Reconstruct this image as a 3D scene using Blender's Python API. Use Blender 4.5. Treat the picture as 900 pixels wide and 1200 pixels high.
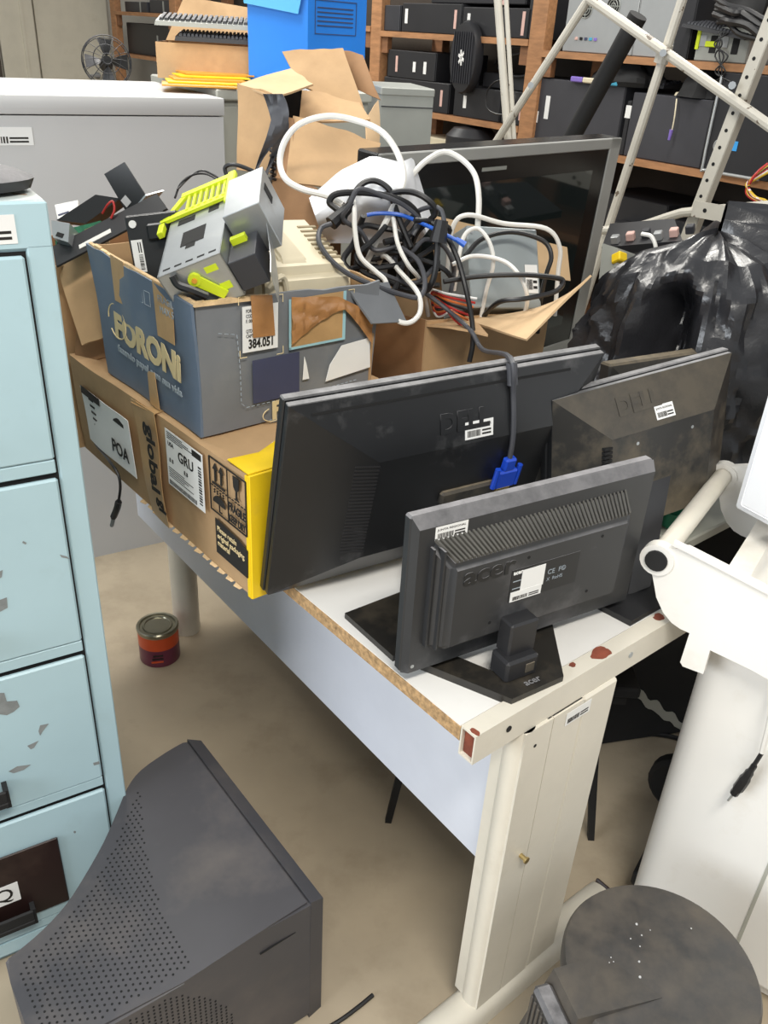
import bpy, bmesh, math, random
from mathutils import Vector as V, Matrix as M, noise
random.seed(7)
S = bpy.context.scene
for o in list(bpy.data.objects): bpy.data.objects.remove(o)
COL = S.collection
# ------------------------------------------------------------------ camera, world, lights, exposure
CAMH = 1.53; FPX = 1000.0; PITCH = math.radians(29.3); ROLL = math.radians(3.5)
FW = V((0, math.cos(PITCH), -math.sin(PITCH))); R0 = V((1, 0, 0)); U0 = R0.cross(FW)
RT = R0*math.cos(ROLL) + U0*math.sin(ROLL); UP = -R0*math.sin(ROLL) + U0*math.cos(ROLL)
cd = bpy.data.cameras.new('camera'); cam = bpy.data.objects.new('camera', cd); COL.objects.link(cam)
cd.sensor_fit = 'HORIZONTAL'; cd.sensor_width = 36; cd.lens = 36*FPX/900; cd.clip_start = .02
cam.matrix_world = M(((RT.x, UP.x, -FW.x, 0), (RT.y, UP.y, -FW.y, 0), (RT.z, UP.z, -FW.z, CAMH), (0, 0, 0, 1)))
S.camera = cam
def lin(c): return tuple(((x/255)/12.92 if x <= 10 else (((x/255)+.055)/1.055)**2.4) for x in c)
w = bpy.data.worlds.new('world'); S.world = w; w.use_nodes = True
w.node_tree.nodes['Background'].inputs[0].default_value = (.93, .97, 1.0, 1)
w.node_tree.nodes['Background'].inputs[1].default_value = .40
def area(name, loc, rot, sx, sy, power, col):
    l = bpy.data.lights.new(name, 'AREA'); l.shape = 'RECTANGLE'; l.size = sx; l.size_y = sy; l.energy = power; l.color = col
    o = bpy.data.objects.new(name, l); COL.objects.link(o); o.location = loc; o.rotation_euler = rot; return o
# fluorescent ceiling fixtures of the store room (above the frame) and one window to the left
area('fluorescent_light', (-.9, 2.3, 3.0), (0, 0, .7), 1.3, .35, 36, (1, .97, .90))
area('fluorescent_light', (.9, 3.4, 3.0), (0, 0, .7), 1.3,   .35, 30, (1, .97, .90))
area('fluorescent_light', (.3, -.5, 3.0), (0, 0, .7), 1.3, .35, 62, (1, .96, .88))
area('fluorescent_light', (-1.7, 5.4, 3.0), (0, 0, .7), 1.3, .35, 60, (1, .97, .90))  # extra ceiling light added to brighten the far door end
wl_ = area('window_light', (-2.9, -1.1, 1.9), (0, 0, 0), 2.0, 1.4, 78, (.90, .95, 1.0))
wl_.rotation_euler = (V((.1, 1.1, .7))-V((-2.9, -1.1, 1.9))).to_track_quat('-Z', 'Y').to_euler()
S.view_settings.view_transform = 'Standard'; S.view_settings.look = 'None'
S.view_settings.exposure = 0.34; S.view_settings.gamma = 1; S.view_settings.use_curve_mapping = False
# ------------------------------------------------------------------ frames: world, desk frame (x=e1,y=e2), photo rays used to measure real positions
TH = math.atan2(.655, .755); E1 = V((math.cos(TH), math.sin(TH), 0)); E2 = V((-math.sin(TH), math.cos(TH), 0)); EZ = V((0, 0, 1))
EYE = V((0, 0, CAMH))
def ray(u, v): return FW*FPX + RT*(u-450) - UP*(v-600)
def atz(u, v, z): d = ray(u, v); return EYE + d*((z-CAMH)/d.z)
def atd(u, v, D): return EYE + ray(u, v).normalized()*D
def onpl(u, v, p, n): d = ray(u, v); return EYE + d*((p-EYE).dot(n)/d.dot(n))
C0 = atz(540, 852, .74); C0.z = 0
def T(a, b, z): return C0 + E1*a + E2*b + EZ*z
def frame(o, x, z):                                   # matrix with origin o, x axis x, z axis as close to z as possible
    X = V(x).normalized(); Y = V(z).cross(X).normalized(); Z = X.cross(Y)
    return M(((X.x, Y.x, Z.x, o[0]), (X.y, Y.y, Z.y, o[1]), (X.z, Y.z, Z.z, o[2]), (0, 0, 0, 1)))
def rz(o, a): return M.Translation(V(o)) @ M.Rotation(a, 4, 'Z')
# ------------------------------------------------------------------ materials
MATS = {}
def mat(name, col, rough=.5, metal=0, var=.06, vs=6, dirt_sheen=None, damt=.3, ds=8, bump=0, bs=60, up=0, chips=None, camt=.6, cs=9, spec=.5, stretch=None, emit=0, alpha=1, trans=0, coat=0):
    if name in MATS: return MATS[name]
    m = bpy.data.materials.new(name); MATS[name] = m; m.use_nodes = True
    nt = m.node_tree; n = nt.nodes; L = nt.links.new; b = n['Principled BSDF']
    tc = n.new('ShaderNodeTexCoord'); mp = n.new('ShaderNodeMapping'); L(tc.outputs['Object'], mp.inputs[0])
    if stretch: mp.inputs['Scale'].default_value = stretch
    def nz(sc, det=5, ro=.6):
        t = n.new('ShaderNodeTexNoise'); t.inputs['Scale'].default_value = sc; t.inputs['Detail'].default_value = det; t.inputs['Roughness'].default_value = ro
        L(mp.outputs[0], t.inputs['Vector']); return t.outputs['Fac']
    def ramp(f, a, bb):
        r = n.new('ShaderNodeMapRange'); r.inputs[1].default_value = a; r.inputs[2].default_value = bb; L(f, r.inputs[0]); return r.outputs[0]
    def mix(f, a, c):
        x = n.new('ShaderNodeMix'); x.data_type = 'RGBA'
        if isinstance(f, (int, float)): x.inputs[0].default_value = f
        else: L(f, x.inputs[0])
        for i, k in ((6, a), (7, c)):
            if isinstance(k, tuple): x.inputs[i].default_value = (*k, 1)
            else: L(k, x.inputs[i])
        return x.outputs[2]
    c = lin(col); lo = tuple(x*(1-var*2) for x in c); hi = tuple(min(1, x*(1+var*2)) for x in c)
    out = mix(ramp(nz(vs), .3, .7), lo, hi)
    rg = rough
    if dirt_sheen:
        f = ramp(nz(ds, 6, .65), .62-.4*damt, .9-.35*damt); mu = n.new('ShaderNodeMath'); mu.operation = 'MULTIPLY'; L(f, mu.inputs[0]); mu.inputs[1].default_value = min(1, .35+damt)
        f = mu.outputs[0]
        if up:
            g = n.new('ShaderNodeNewGeometry'); sx = n.new('ShaderNodeSeparateXYZ'); L(g.outputs['Normal'], sx.inputs[0])
            u_ = ramp(sx.outputs[2], .35, .95); m2 = n.new('ShaderNodeMath'); m2.operation = 'MULTIPLY'; L(u_, m2.inputs[0]); L(ramp(nz(14, 6, .7), .2, .6), m2.inputs[1])
            m3 = n.new('ShaderNodeMath'); m3.operation = 'MULTIPLY'; L(m2.outputs[0], m3.inputs[0]); m3.inputs[1].default_value = up
            m4 = n.new('ShaderNodeMath'); m4.operation = 'MAXIMUM'; L(f, m4.inputs[0]); L(m3.outputs[0], m4.inputs[1]); f = m4.outputs[0]
        out = mix(f, out, lin(dirt_sheen))
        r_ = n.new('ShaderNodeMapRange'); L(f, r_.inputs[0]); r_.inputs[3].default_value = rough; r_.inputs[4].default_value = min(1, rough+.35); L(r_.outputs[0], b.inputs['Roughness']); rg = None
    if chips:
        f = ramp(nz(cs, 3, .5), .80-.22*camt, .805-.22*camt); out = mix(f, out, lin(chips))
    L(out, b.inputs['Base Color'])
    if rg is not None: b.inputs['Roughness'].default_value = rg
    b.inputs['Metallic'].default_value = metal; b.inputs['Specular IOR Level'].default_value = spec
    if coat: b.inputs['Coat Weight'].default_value = coat
    if trans: b.inputs['Transmission Weight'].default_value = trans
    if alpha < 1: b.inputs['Alpha'].default_value = alpha
    if bump:
        bp = n.new('ShaderNodeBump'); bp.inputs['Strength'].default_value = bump; bp.inputs['Distance'].default_value = .003
        L(nz(bs, 4), bp.inputs['Height']); L(bp.outputs[0], b.inputs['Normal'])
    return m
DUST = (128, 116, 96)
mat('blackpl', (27, 28, 30), .40, var=.1, dirt_sheen=(142, 141, 142), damt=.12, ds=7, up=1.0)  # pale upward faces: dust plus light from above painted into the colour
mat('baseblack', (36, 34, 31), .38, var=.15, dirt_sheen=(92, 82, 66), damt=.30, ds=9)
mat('blackclean', (36, 36, 38), .42, var=.08)
mat('blackpl2', (44, 43, 41), .5, var=.1, dirt_sheen=DUST, damt=.42, ds=6, up=.95)
mat('greypl', (46, 47, 49), .43, var=.07, dirt_sheen=(138, 136, 138), damt=.16, ds=6, up=1.0)  # tops paler again, dust with overhead light put into the tint
mat('crtpl', (68, 67, 71), .48, var=.05, vs=4, dirt_sheen=(122, 113, 106), damt=.30, ds=3.0)
mat('slat', (78, 76, 71), .6, var=.15)
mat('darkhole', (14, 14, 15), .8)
mat('blackcable', (26, 26, 28), .42, var=.1)
mat('greycable', (70, 71, 76), .45)
mat('whitecable', (226, 224, 218), .4, var=.03)
mat('bluecable', (30, 90, 190), .4)
mat('redcable', (175, 45, 40), .45); mat('yelcable', (205, 170, 50), .45); mat('orcable', (205, 110, 55), .45)
mat('vgablue', (28, 72, 190), .38, var=.05)
mat('gold', (190, 170, 120), .35, 1)
mat('steel', (178, 182, 184), .36, .75, var=.06, dirt_sheen=(140, 138, 130), damt=.2, ds=12)
mat('psugrey', (158, 166, 168), .42, .35, var=.05)
mat('lime', (206, 222, 40), .4, var=.04)
mat('beige', (214, 203, 176), .5, var=.04, dirt_sheen=(160, 145, 115), damt=.15, ds=9)
mat('card', (182, 149, 110), .8, var=.06, vs=9, dirt_sheen=(150, 118, 84), damt=.25, ds=5, bump=.15, bs=40)
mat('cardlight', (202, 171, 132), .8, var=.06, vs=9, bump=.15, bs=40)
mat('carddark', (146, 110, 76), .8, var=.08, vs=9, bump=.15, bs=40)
mat('cardedge', (206, 176, 134), .85, var=.12, vs=60)
mat('yellow', (240, 202, 24), .55, var=.05, dirt_sheen=(196, 160, 70), damt=.25, ds=14)
mat('foroni', (98, 113, 132), .6, var=.09, vs=5, dirt_sheen=(140, 142, 140), damt=.24, ds=7)
mat('foroni_end', (116, 119, 123), .6, var=.07, vs=5, dirt_sheen=(146, 146, 142), damt=.24, ds=7)
mat('printcream', (216, 196, 150), .7, var=.08); mat('printgrey', (150, 160, 168), .7); mat('printblack', (30, 26, 22), .7, var=.15)
mat('navy', (62, 66, 92), .6, var=.06); mat('cyan', (158, 200, 208), .6)
mat('slotbrown', (150, 136, 108), .6)
mat('tape', (168, 122, 78), .22, var=.10, vs=14, bump=.6, bs=28, spec=.6)
mat('tapetan', (186, 150, 104), .3, var=.08, vs=12, bump=.3, bs=30)
mat('paper', (232, 232, 230), .7, var=.03)
mat('laminate', (228, 226, 222), .38, var=.02, dirt_sheen=(190, 182, 168), damt=.12, ds=5)
mat('panelwhite', (216, 220, 230), .45, var=.02)
mat('particle', (172, 140, 100), .85, var=.25, vs=110, bump=.5, bs=160)
mat('cream', (214, 208, 194), .38, var=.03, dirt_sheen=(160, 150, 128), damt=.14, ds=6)
mat('rust', (122, 62, 44), .85, var=.2, vs=40)
mat('bluemetal', (172, 199, 207), .42, var=.025, vs=3, dirt_sheen=(150, 170, 172), damt=.12, ds=7, chips=(122, 124, 124), camt=.50, cs=15)
mat('chipgrey', (128, 132, 132), .6, var=.1, vs=60)
mat('bluetop', (196, 206, 206), .5, var=.05, dirt_sheen=(226, 220, 208), damt=.55, ds=14, chips=(160, 140, 120), camt=.75, cs=24)
mat('whitecab', (196, 196, 196), .42, var=.015, vs=2)
mat('greycab', (176, 176, 166), .5, var=.03)
mat('plaque', (38, 24, 22), .35, var=.15, dirt_sheen=(84, 66, 56), damt=.25, ds=5)
mat('binwhite', (238, 236, 231), .36, var=.015, vs=3, dirt_sheen=(196, 184, 160), damt=.16, ds=5, up=.35)
mat('casewhite', (236, 238, 242), .3, var=.01)
mat('lidgrey', (58, 57, 57), .36, var=.16, vs=7, dirt_sheen=(98, 90, 80), damt=.50, ds=9, spec=.6)
mat('drop', (190, 190, 190), .1, spec=.8)
mat('concrete', (174, 160, 138), .42, var=.07, vs=2.2, dirt_sheen=(120, 104, 82), damt=.28, ds=3.2, bump=.05, bs=30)
mat('wallwhite', (206, 202, 190), .7, var=.03)
mat('doorcream', (208, 202, 184), .5, var=.03, dirt_sheen=(160, 152, 132), damt=.15, ds=6)
mat('walldark', (70, 62, 54), .8)
mat('wood', (128, 88, 58), .6, var=.14, vs=7, stretch=(6, 1, 6), bump=.15, bs=30)
mat('woodfront', (166, 120, 82), .6, var=.12, vs=9, stretch=(6, 1, 6))
mat('pcblack', (38, 38, 41), .45, var=.06); mat('pcdark', (52, 53, 58), .45, var=.06)
mat('pcside', (60, 60, 65), .5, var=.05)
mat('pcgrey', (150, 152, 146), .5, var=.04)
mat('silver', (176, 178, 178), .35, .5, var=.03)
mat('tvbezel', (168, 168, 164), .42, .1, var=.03); mat('tvblack', (20, 21, 22), .25)
mat('tvglass', (30, 36, 36), .06, spec=.6, var=.02)
mat('whitetube', (192, 187, 175), .45, var=.05, chips=(110, 98, 84), camt=.5, cs=30)
mat('blueplastic', (38, 128, 226), .4, var=.03)
mat('lightblue', (90, 176, 232), .4, var=.03)
mat('bagblack', (40, 40, 43), .30, var=.15, spec=.7, bump=.7, bs=30)
mat('bagwhite', (222, 224, 228), .4, var=.02, spec=.5)
mat('canlabel', (206, 78, 34), .35, var=.08); mat('canpurple', (104, 42, 66), .35, var=.12); mat('canmetal', (150, 146, 128), .28, .85, var=.1)
mat('rubber', (24, 24, 25), .7); mat('green', (32, 132, 96), .4); mat('pcb', (38, 104, 74), .5, var=.15, vs=80)
mat('darkcloth', (28, 28, 29), .85, var=.15); mat('purple', (130, 108, 190), .4); mat('teal', (70, 160, 190), .4)
mat('orange', (216, 150, 50), .5, var=.05); mat('intel', (60, 150, 215), .4); mat('pinklab', (214, 176, 166), .6)
# ------------------------------------------------------------------ mesh helpers
class MB:
    def __init__(s, mx=None): s.bm = bmesh.new(); s.mx = mx
    def _add(s, vs):
        if s.mx is not None: bmesh.ops.transform(s.bm, matrix=s.mx, verts=vs)
    def bx(s, x0, x1, y0, y1, z0, z1, bev=0, seg=1, mx=None):
        r = bmesh.ops.create_cube(s.bm, size=1); vs = r['verts']
        for v in vs: v.co = V(((x0+x1)/2+v.co.x*(x1-x0), (y0+y1)/2+v.co.y*(y1-y0), (z0+z1)/2+v.co.z*(z1-z0)))
        if bev:
            es = list({e for v in vs for e in v.link_edges}); q = bmesh.ops.bevel(s.bm, geom=es, offset=bev, segments=seg, affect='EDGES', profile=.5)
            vs = list({v for f in q['faces'] for v in f.verts} | {v for v in vs if v.is_valid})
        if mx is not None: bmesh.ops.transform(s.bm, matrix=mx, verts=vs)
        s._add(vs); return s
    def hexa(s, b, t):                                    # 4 bottom + 4 top points
        vs = [s.bm.verts.new(p) for p in list(b)+list(t)]
        for f in ((3, 2, 1, 0), (4, 5, 6, 7), (0, 1, 5, 4), (1, 2, 6, 5), (2, 3, 7, 6), (3, 0, 4, 7)): s.bm.faces.new([vs[i] for i in f])
        s._add(vs); return s
    def prism(s, poly, z0, z1, mx=None, inset=0, cap=True):   # poly in xy, extruded along z; inset shrinks the top about the centroid
        n = len(poly); cx = sum(p[0] for p in poly)/n; cy = sum(p[1] for p in poly)/n
        a = [s.bm.verts.new((x, y, z0)) for x, y in poly]
        b = [s.bm.verts.new((cx+(x-cx)*(1-inset), cy+(y-cy)*(1-inset), z1)) for x, y in poly]
        for i in range(n): s.bm.faces.new((a[i], a[(i+1) % n], b[(i+1) % n], b[i]))
        if cap: s.bm.faces.new(a[::-1]); s.bm.faces.new(b)
        vs = a+b
        if mx is not None: bmesh.ops.transform(s.bm, matrix=mx, verts=vs)
        s._add(vs); return s
    def lathe(s, prof, n=24, mx=None):
        rings = []
        for r, z in prof: rings.append([s.bm.verts.new((r*math.cos(2*math.pi*k/n), r*math.sin(2*math.pi*k/n), z)) for k in range(n)])
        for a, b in zip(rings, rings[1:]):
            for k in range(n): s.bm.faces.new((a[k], a[(k+1) % n], b[(k+1) % n], b[k]))
        s.bm.faces.new(rings[0][::-1]); s.bm.faces.new(rings[-1])
        vs = [v for r in rings for v in r]
        if mx is not None: bmesh.ops.transform(s.bm, matrix=mx, verts=vs)
        s._add(vs); return s
    def cyl(s, p0, p1, r, r1=None, n=14):
        p0 = V(p0); p1 = V(p1); d = p1-p0; r1 = r if r1 is None else r1
        z = d.normalized(); h = V((1, 0, 0)) if abs(z.x) < .9 else V((0, 1, 0))
        return s.lathe([(r, 0), (r1, d.length)], n, frame(p0, h-z*h.dot(z), z))
    def tube(s, pts, r, n=7, sub=5, smooth=True):
        P = [V(p) for p in pts]
        if smooth and len(P) > 2:
            Q = []; E = [P[0]*2-P[1]]+P+[P[-1]*2-P[-2]]
            for i in range(1, len(E)-2):
                a, b, c, d = E[i-1:i+3]
                for k in range(sub):
                    t = k/sub; Q.append(.5*((2*b)+(c-a)*t+(2*a-5*b+4*c-d)*t*t+(3*b-a-3*c+d)*t**3))
            Q.append(P[-1]); P = Q
        up = None; rings = []
        for i, p in enumerate(P):
            t = (P[min(i+1, len(P)-1)]-P[max(i-1, 0)])
            t = t.normalized() if t.length > 1e-9 else V((0, 0, 1))
            if up is None: up = V((0, 0, 1)) if abs(t.z) < .9 else V((1, 0, 0))
            up = (up-t*up.dot(t)); up = up.normalized() if up.length > 1e-6 else t.orthogonal().normalized(); sd = t.cross(up)
            rr = r[min(len(r)-1, int(i*len(r)/len(P)))] if isinstance(r, (list, tuple)) else r
            rings.append([s.bm.verts.new(p+(up*math.cos(2*math.pi*k/n)+sd*math.sin(2*math.pi*k/n))*rr) for k in range(n)])
        for a, b in zip(rings, rings[1:]):
            for k in range(n): s.bm.faces.new((a[k], b[k], b[(k+1) % n], a[(k+1) % n]))
        s.bm.faces.new(rings[0]); s.bm.faces.new(rings[-1][::-1])
        s._add([v for q in rings for v in q]); return s
    def grid(s, f, nu, nv, th=0):                          # surface f(u,v) -> point; th>0 gives it thickness along its normal
        g = [[s.bm.verts.new(f(i/nu, j/nv)) for j in range(nv+1)] for i in range(nu+1)]
        fs = [s.bm.faces.new((g[i][j], g[i+1][j], g[i+1][j+1], g[i][j+1])) for i in range(nu) for j in range(nv)]
        vs = [v for q in g for v in q]
        if th:
            bmesh.ops.recalc_face_normals(s.bm, faces=fs)
            r = bmesh.ops.solidify(s.bm, geom=fs, thickness=th); vs = list({v for q in r['geom'] if isinstance(q, bmesh.types.BMVert) for v in [q]} | set(vs))
        s._add(vs); return s
    def quad(s, a, b, c, d, th, nu=6, nv=4, wav=.0, seed=0, edge=0):   # crumpled board between four corners
        a, b, c, d = V(a), V(b), V(c), V(d); nr = (b-a).cross(d-a).normalized()
        def f(u, v):
            p = (a*(1-u)+b*u)*(1-v)+(d*(1-u)+c*u)*v
            k = noise.noise(p*7+V((seed, 0, 0)))*wav
            if edge and v > .99: p = p+(c-b).normalized()*noise.noise(p*30+V((0, seed, 0)))*edge
            return p+nr*k
        return s.grid(f, nu, nv, th)
    def build(s, name, m, parent=None, mx=None, smooth=35):
        bmesh.ops.recalc_face_normals(s.bm, faces=s.bm.faces[:])
        me = bpy.data.meshes.new(name); s.bm.to_mesh(me); s.bm.free()
        me.materials.append(MATS[m] if isinstance(m, str) else m)
        if smooth:
            me.polygons.foreach_set('use_smooth', [True]*len(me.polygons)); me.set_sharp_from_angle(angle=math.radians(smooth))
        o = bpy.data.objects.new(name, me); COL.objects.link(o)
        if parent is not None: o.parent = parent
        if mx is not None: o.matrix_local = mx
        return o
def tag(o, label, cat, group=None):
    o['label'] = label; o['category'] = cat
    if group: o['group'] = group
    return o
def thing(name, label, cat, mx, group=None):
    o = bpy.data.objects.new(name, None); o.empty_display_size = .05; COL.objects.link(o); o.matrix_world = mx
    return tag(o, label, cat, group)
def struct(o): o['kind'] = 'structure'; return o
def stuff(o): o['kind'] = 'stuff'; return o
def text(st, size, m, parent, o, xd, up, name='lettering', bold=0, ext=.0004, wid=None, spacing=1):
    cu = bpy.data.curves.new('t', 'FONT'); cu.body = st; cu.size = size; cu.extrude = ext; cu.offset = bold; cu.space_character = spacing; cu.resolution_u = 3
    ob = bpy.data.objects.new('t', cu); COL.objects.link(ob); dg = bpy.context.evaluated_depsgraph_get(); dg.update()
    me = bpy.data.meshes.new_from_object(ob.evaluated_get(dg)); bpy.data.objects.remove(ob); bpy.data.curves.remove(cu)
    X = V(xd).normalized(); Y = V(up).normalized(); Z = X.cross(Y).normalized(); Y = Z.cross(X)
    k = 1
    if wid and len(me.vertices):
        xs = [v.co.x for v in me.vertices]; k = wid/(max(xs)-min(xs))
    for v in me.vertices: v.co.x *= k
    me.materials.clear(); me.materials.append(MATS[m])
    r = bpy.data.objects.new(name, me); COL.objects.link(r); r.parent = parent
    r.matrix_local = M(((X.x, Y.x, Z.x, o[0]), (X.y, Y.y, Z.y, o[1]), (X.z, Y.z, Z.z, o[2]), (0, 0, 0, 1))); return r
def sticker(parent, o, xd, up, wd, ht, title=None, name='sticker', bars=True, code=None, paper='paper'):
    X = V(xd).normalized(); Z = X.cross(V(up)).normalized(); Y = Z.cross(X)
    mx = M(((X.x, Y.x, Z.x, o[0]), (X.y, Y.y, Z.y, o[1]), (X.z, Y.z, Z.z, o[2]), (0, 0, 0, 1)))
    s = MB().bx(0, wd, 0, ht, 0, .0006).build(name, paper, parent, mx)
    if bars:
        mb = MB(); x = wd*.08
        while x < wd*.55:
            b = wd*random.choice((.012, .02, .03)); mb.bx(x, x+b, ht*.12, ht*.48, .0006, .0009); x += b+wd*random.choice((.012, .02))
        for k in range(2): mb.bx(wd*.6, wd*.92, ht*(.15+.2*k), ht*(.25+.2*k), .0006, .0009)
        mb.build('barcode', 'printblack', s)
    if title: text(title, ht*.2, 'printblack', s, (wd*.06, ht*.68, .0007), (1, 0, 0), (0, 1, 0), wid=wd*.88, ext=.0002)
    if code: text(code, ht*.16, 'printblack', s, (wd*.6, ht*.5, .0007), (1, 0, 0), (0, 1, 0), wid=wd*.32, ext=.0002)
    return s
# ================================================================== SETTING
fl = struct(MB().bx(-7, 7, -3, 12, -.1, 0).build('floor', 'concrete')); fl['label'] = 'worn beige polished concrete floor'
SA = math.radians(37.4); SX = V((math.cos(SA), math.sin(SA), 0)); SY = V((-math.sin(SA), math.cos(SA), 0)); S0 = T(2.8, 2.45, 0)
SMX = rz(S0, SA)
def SP(u, v, dx=0):                                    # photo ray met with the shelf's front plane -> (y, z) along the shelf
    q = onpl(u, v, S0+SX*dx, SX)-S0; return q.dot(SY), q.z
struct(MB(SMX).bx(.62, .72, -4.5, 6.2, 0, 2.9).build('wall_back', 'walldark'))
struct(MB(SMX).bx(-5.5, .62, 6.0, 6.1, 0, 2.9).build('wall_left', 'wallwhite'))
def FW_(u, v):                                         # far wall
    q = onpl(u, v, S0+SY*6.0, SY)-S0; return q.dot(SX), q.z
dx0, _ = FW_(42, 40); dx1, _ = FW_(126, 40)
dr = struct(MB().bx(dx0, dx1, 5.955, 5.995, .005, 2.15, .004).build('door_1', 'doorcream')); dr.matrix_world = SMX
hx, hz = FW_(112, 88)
MB().cyl((hx, 5.94, hz), (hx, 5.955, hz), .03, n=12).cyl((hx, 5.90, hz), (hx, 5.94, hz), .012, n=8).bx(hx-.1, hx+.01, 5.888, 5.902, hz-.012, hz+.012, .004).build('door_handle', 'silver', dr)
t1 = struct(MB().bx(dx0-.34, dx0-.02, 5.93, 5.99, 0, 2.3, .006).bx(dx0-.14, dx0-.115, 5.922, 5.93, 0, 2.3).build('trim_1', 'doorcream')); t1.matrix_world = SMX
dk = struct(MB().bx(dx0-1.3, dx0-.36, 5.94, 5.99, 0, 2.2).build('door_2', 'walldark')); dk.matrix_world = SMX

# ================================================================== DESK
D = thing('desk', 'long white laminate desk with chipped cream metal leg and bare particle-board edge', 'desk', rz(C0, TH))
DW = .62; DL = 1.34
MB().bx(.0, DW, 0, DL, .716, .739).build('desk_core', 'particle', D)
MB().bx(.0015, DW, .002, DL, .7391, .7405).build('desktop_laminate', 'laminate', D)
MB().prism([(-.004, .345), (1.30, .405), (1.30, .716), (-.004, .716)], .128, .144, mx=M(((0, 0, 1, 0), (1, 0, 0, 0), (0, 1, 0, 0), (0, 0, 0, 1)))).build('modesty_panel', 'panelwhite', D)
ra = MB()
ra.bx(0, DW, -.028, -.001, .7405, .744).bx(0, DW, -.028, -.001, .694, .697).bx(0, DW, -.028, -.0255, .697, .7405).bx(0, DW, -.0035, -.001, .697, .7405)
rail = ra.build('end_rail', 'cream', D)
MB().bx(.006, DW-.01, -.0254, -.0036, .6971, .7404).build('rusty_inside', 'rust', rail)
def blob(cx, cy, r, z, seed, n=16, sx=1.0, sy=1.0):
    return [(cx+sx*r*(1+.45*noise.noise(V((math.cos(6.283*k/n)*1.4, math.sin(6.283*k/n)*1.4, seed))))*math.cos(6.283*k/n), cy+sy*r*(1+.45*noise.noise(V((math.cos(6.283*k/n)*1.4, math.sin(6.283*k/n)*1.4, seed))))*math.sin(6.283*k/n)) for k in range(n)]
for i, (x, y, r, sx) in enumerate(((.276, -.014, .012, 1.7), (.425, -.010, .009, 1.3), (.218, -.006, .005, 1.3), (.006, -.020, .008, .6))):
    MB().prism(blob(x, y, r, 0, i*3.3, 18, sx, .9), .7439, .7443).build('rust_patch', 'rust', rail)
for x in (.065, .335): MB().cyl((x, -.0292, .722), (x, -.028, .722), .005, n=10).build('screw', 'darkhole' if x < .1 else 'steel', rail)
lg = MB()                                              # broad pressed-steel leg with a rolled left edge and two grooves
lg.bx(.10, .158, -.033, .022, .045, .694).bx(.1595, .226, -.033, .022, .045, .694).bx(.2275, .308, -.033, .022, .045, .694, .004)
lg.cyl((.112, -.013, .045), (.112, -.013, .694), .02, n=20)
lg.bx(.15, .23, -.030, .02, .045, .694)
leg = lg.build('leg_panel', 'cream', D)
q = onpl(610, 1002, T(0, -.033, 0), E2)-C0
MB().cyl((q.dot(E1), -.045, q.z), (q.dot(E1), -.032, q.z), .004, n=10).cyl((q.dot(E1), -.047, q.z), (q.dot(E1), -.044, q.z), .006, n=10).build('bolt', 'gold', leg)
MB().cyl((.125, -.0336, .66), (.125, -.0328, .66), .003, n=8).build('screw_hole', 'darkhole', leg)
sticker(leg, (.188, -.0335, .662), (1, 0, .0), (0, 0, 1), .056, .024, name='asset_tag')
ft = MB()
def foot(u, v):
    x = -.12+.61*u; a = math.pi*v; return V((x, -.012-.034*math.cos(a), .002+.048*math.sin(a)**.6*(1-.25*max(0, (u-.9)/.1))))
ft.grid(foot, 16, 10); ft.bx(-.12, .49, -.046, .022, 0, .004)
foot_o = ft.build('foot_bar', 'cream', D)
MB().bx(.488, .496, -.040, .012, .0, .042, .003).build('end_plug', 'plaque', foot_o)
MB().cyl((.235, 1.285, 0), (.235, 1.285, .716), .037, n=24).bx(.21, .26, 1.25, 1.31, .70, .716).build('round_leg', 'cream', D)

# ================================================================== FILING CABINET
FX = V((.845, .535, 0)).normalized(); FA = math.atan2(FX.y, FX.x); FO = V((-.430, 1.072, 0))   # front right corner
FC = thing('filing_cabinet', 'tall pale blue steel filing cabinet with four drawers and chipped paint', 'filing cabinet', rz(FO, FA))
W = .47; DP = .62; HT = 1.33
b = MB(); b.bx(-W, 0, .006, DP, .03, HT-.002).bx(-W, -.0, .0, .012, HT-.055, HT, .002).bx(-.031, 0, 0, .012, .03, HT-.05, .002).bx(-W, -W+.031, 0, .012, .03, HT-.05, .002).bx(-W, 0, .0, .012, .03, .06)
b.bx(-W+.01, -.01, .02, DP-.01, 0, .03)
body = b.build('cabinet_body', 'bluemetal', FC)
MB().bx(-W+.002, -.002, .012, DP, HT-.002, HT+.0005).build('cabinet_top', 'bluetop', FC)
MB().bx(-W+.04, -.05, .03, .3, HT+.0005, HT+.0016).build('top_panel', 'bluemetal', FC)
MB().bx(-W+.032, -.032, .0055, .0062, .062, 1.272).build('drawer_gap', 'darkhole', FC)  # dark sheet behind the drawers paints the shade in their gaps
zs = (1.272, .966, .652, .356, .062)
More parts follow.
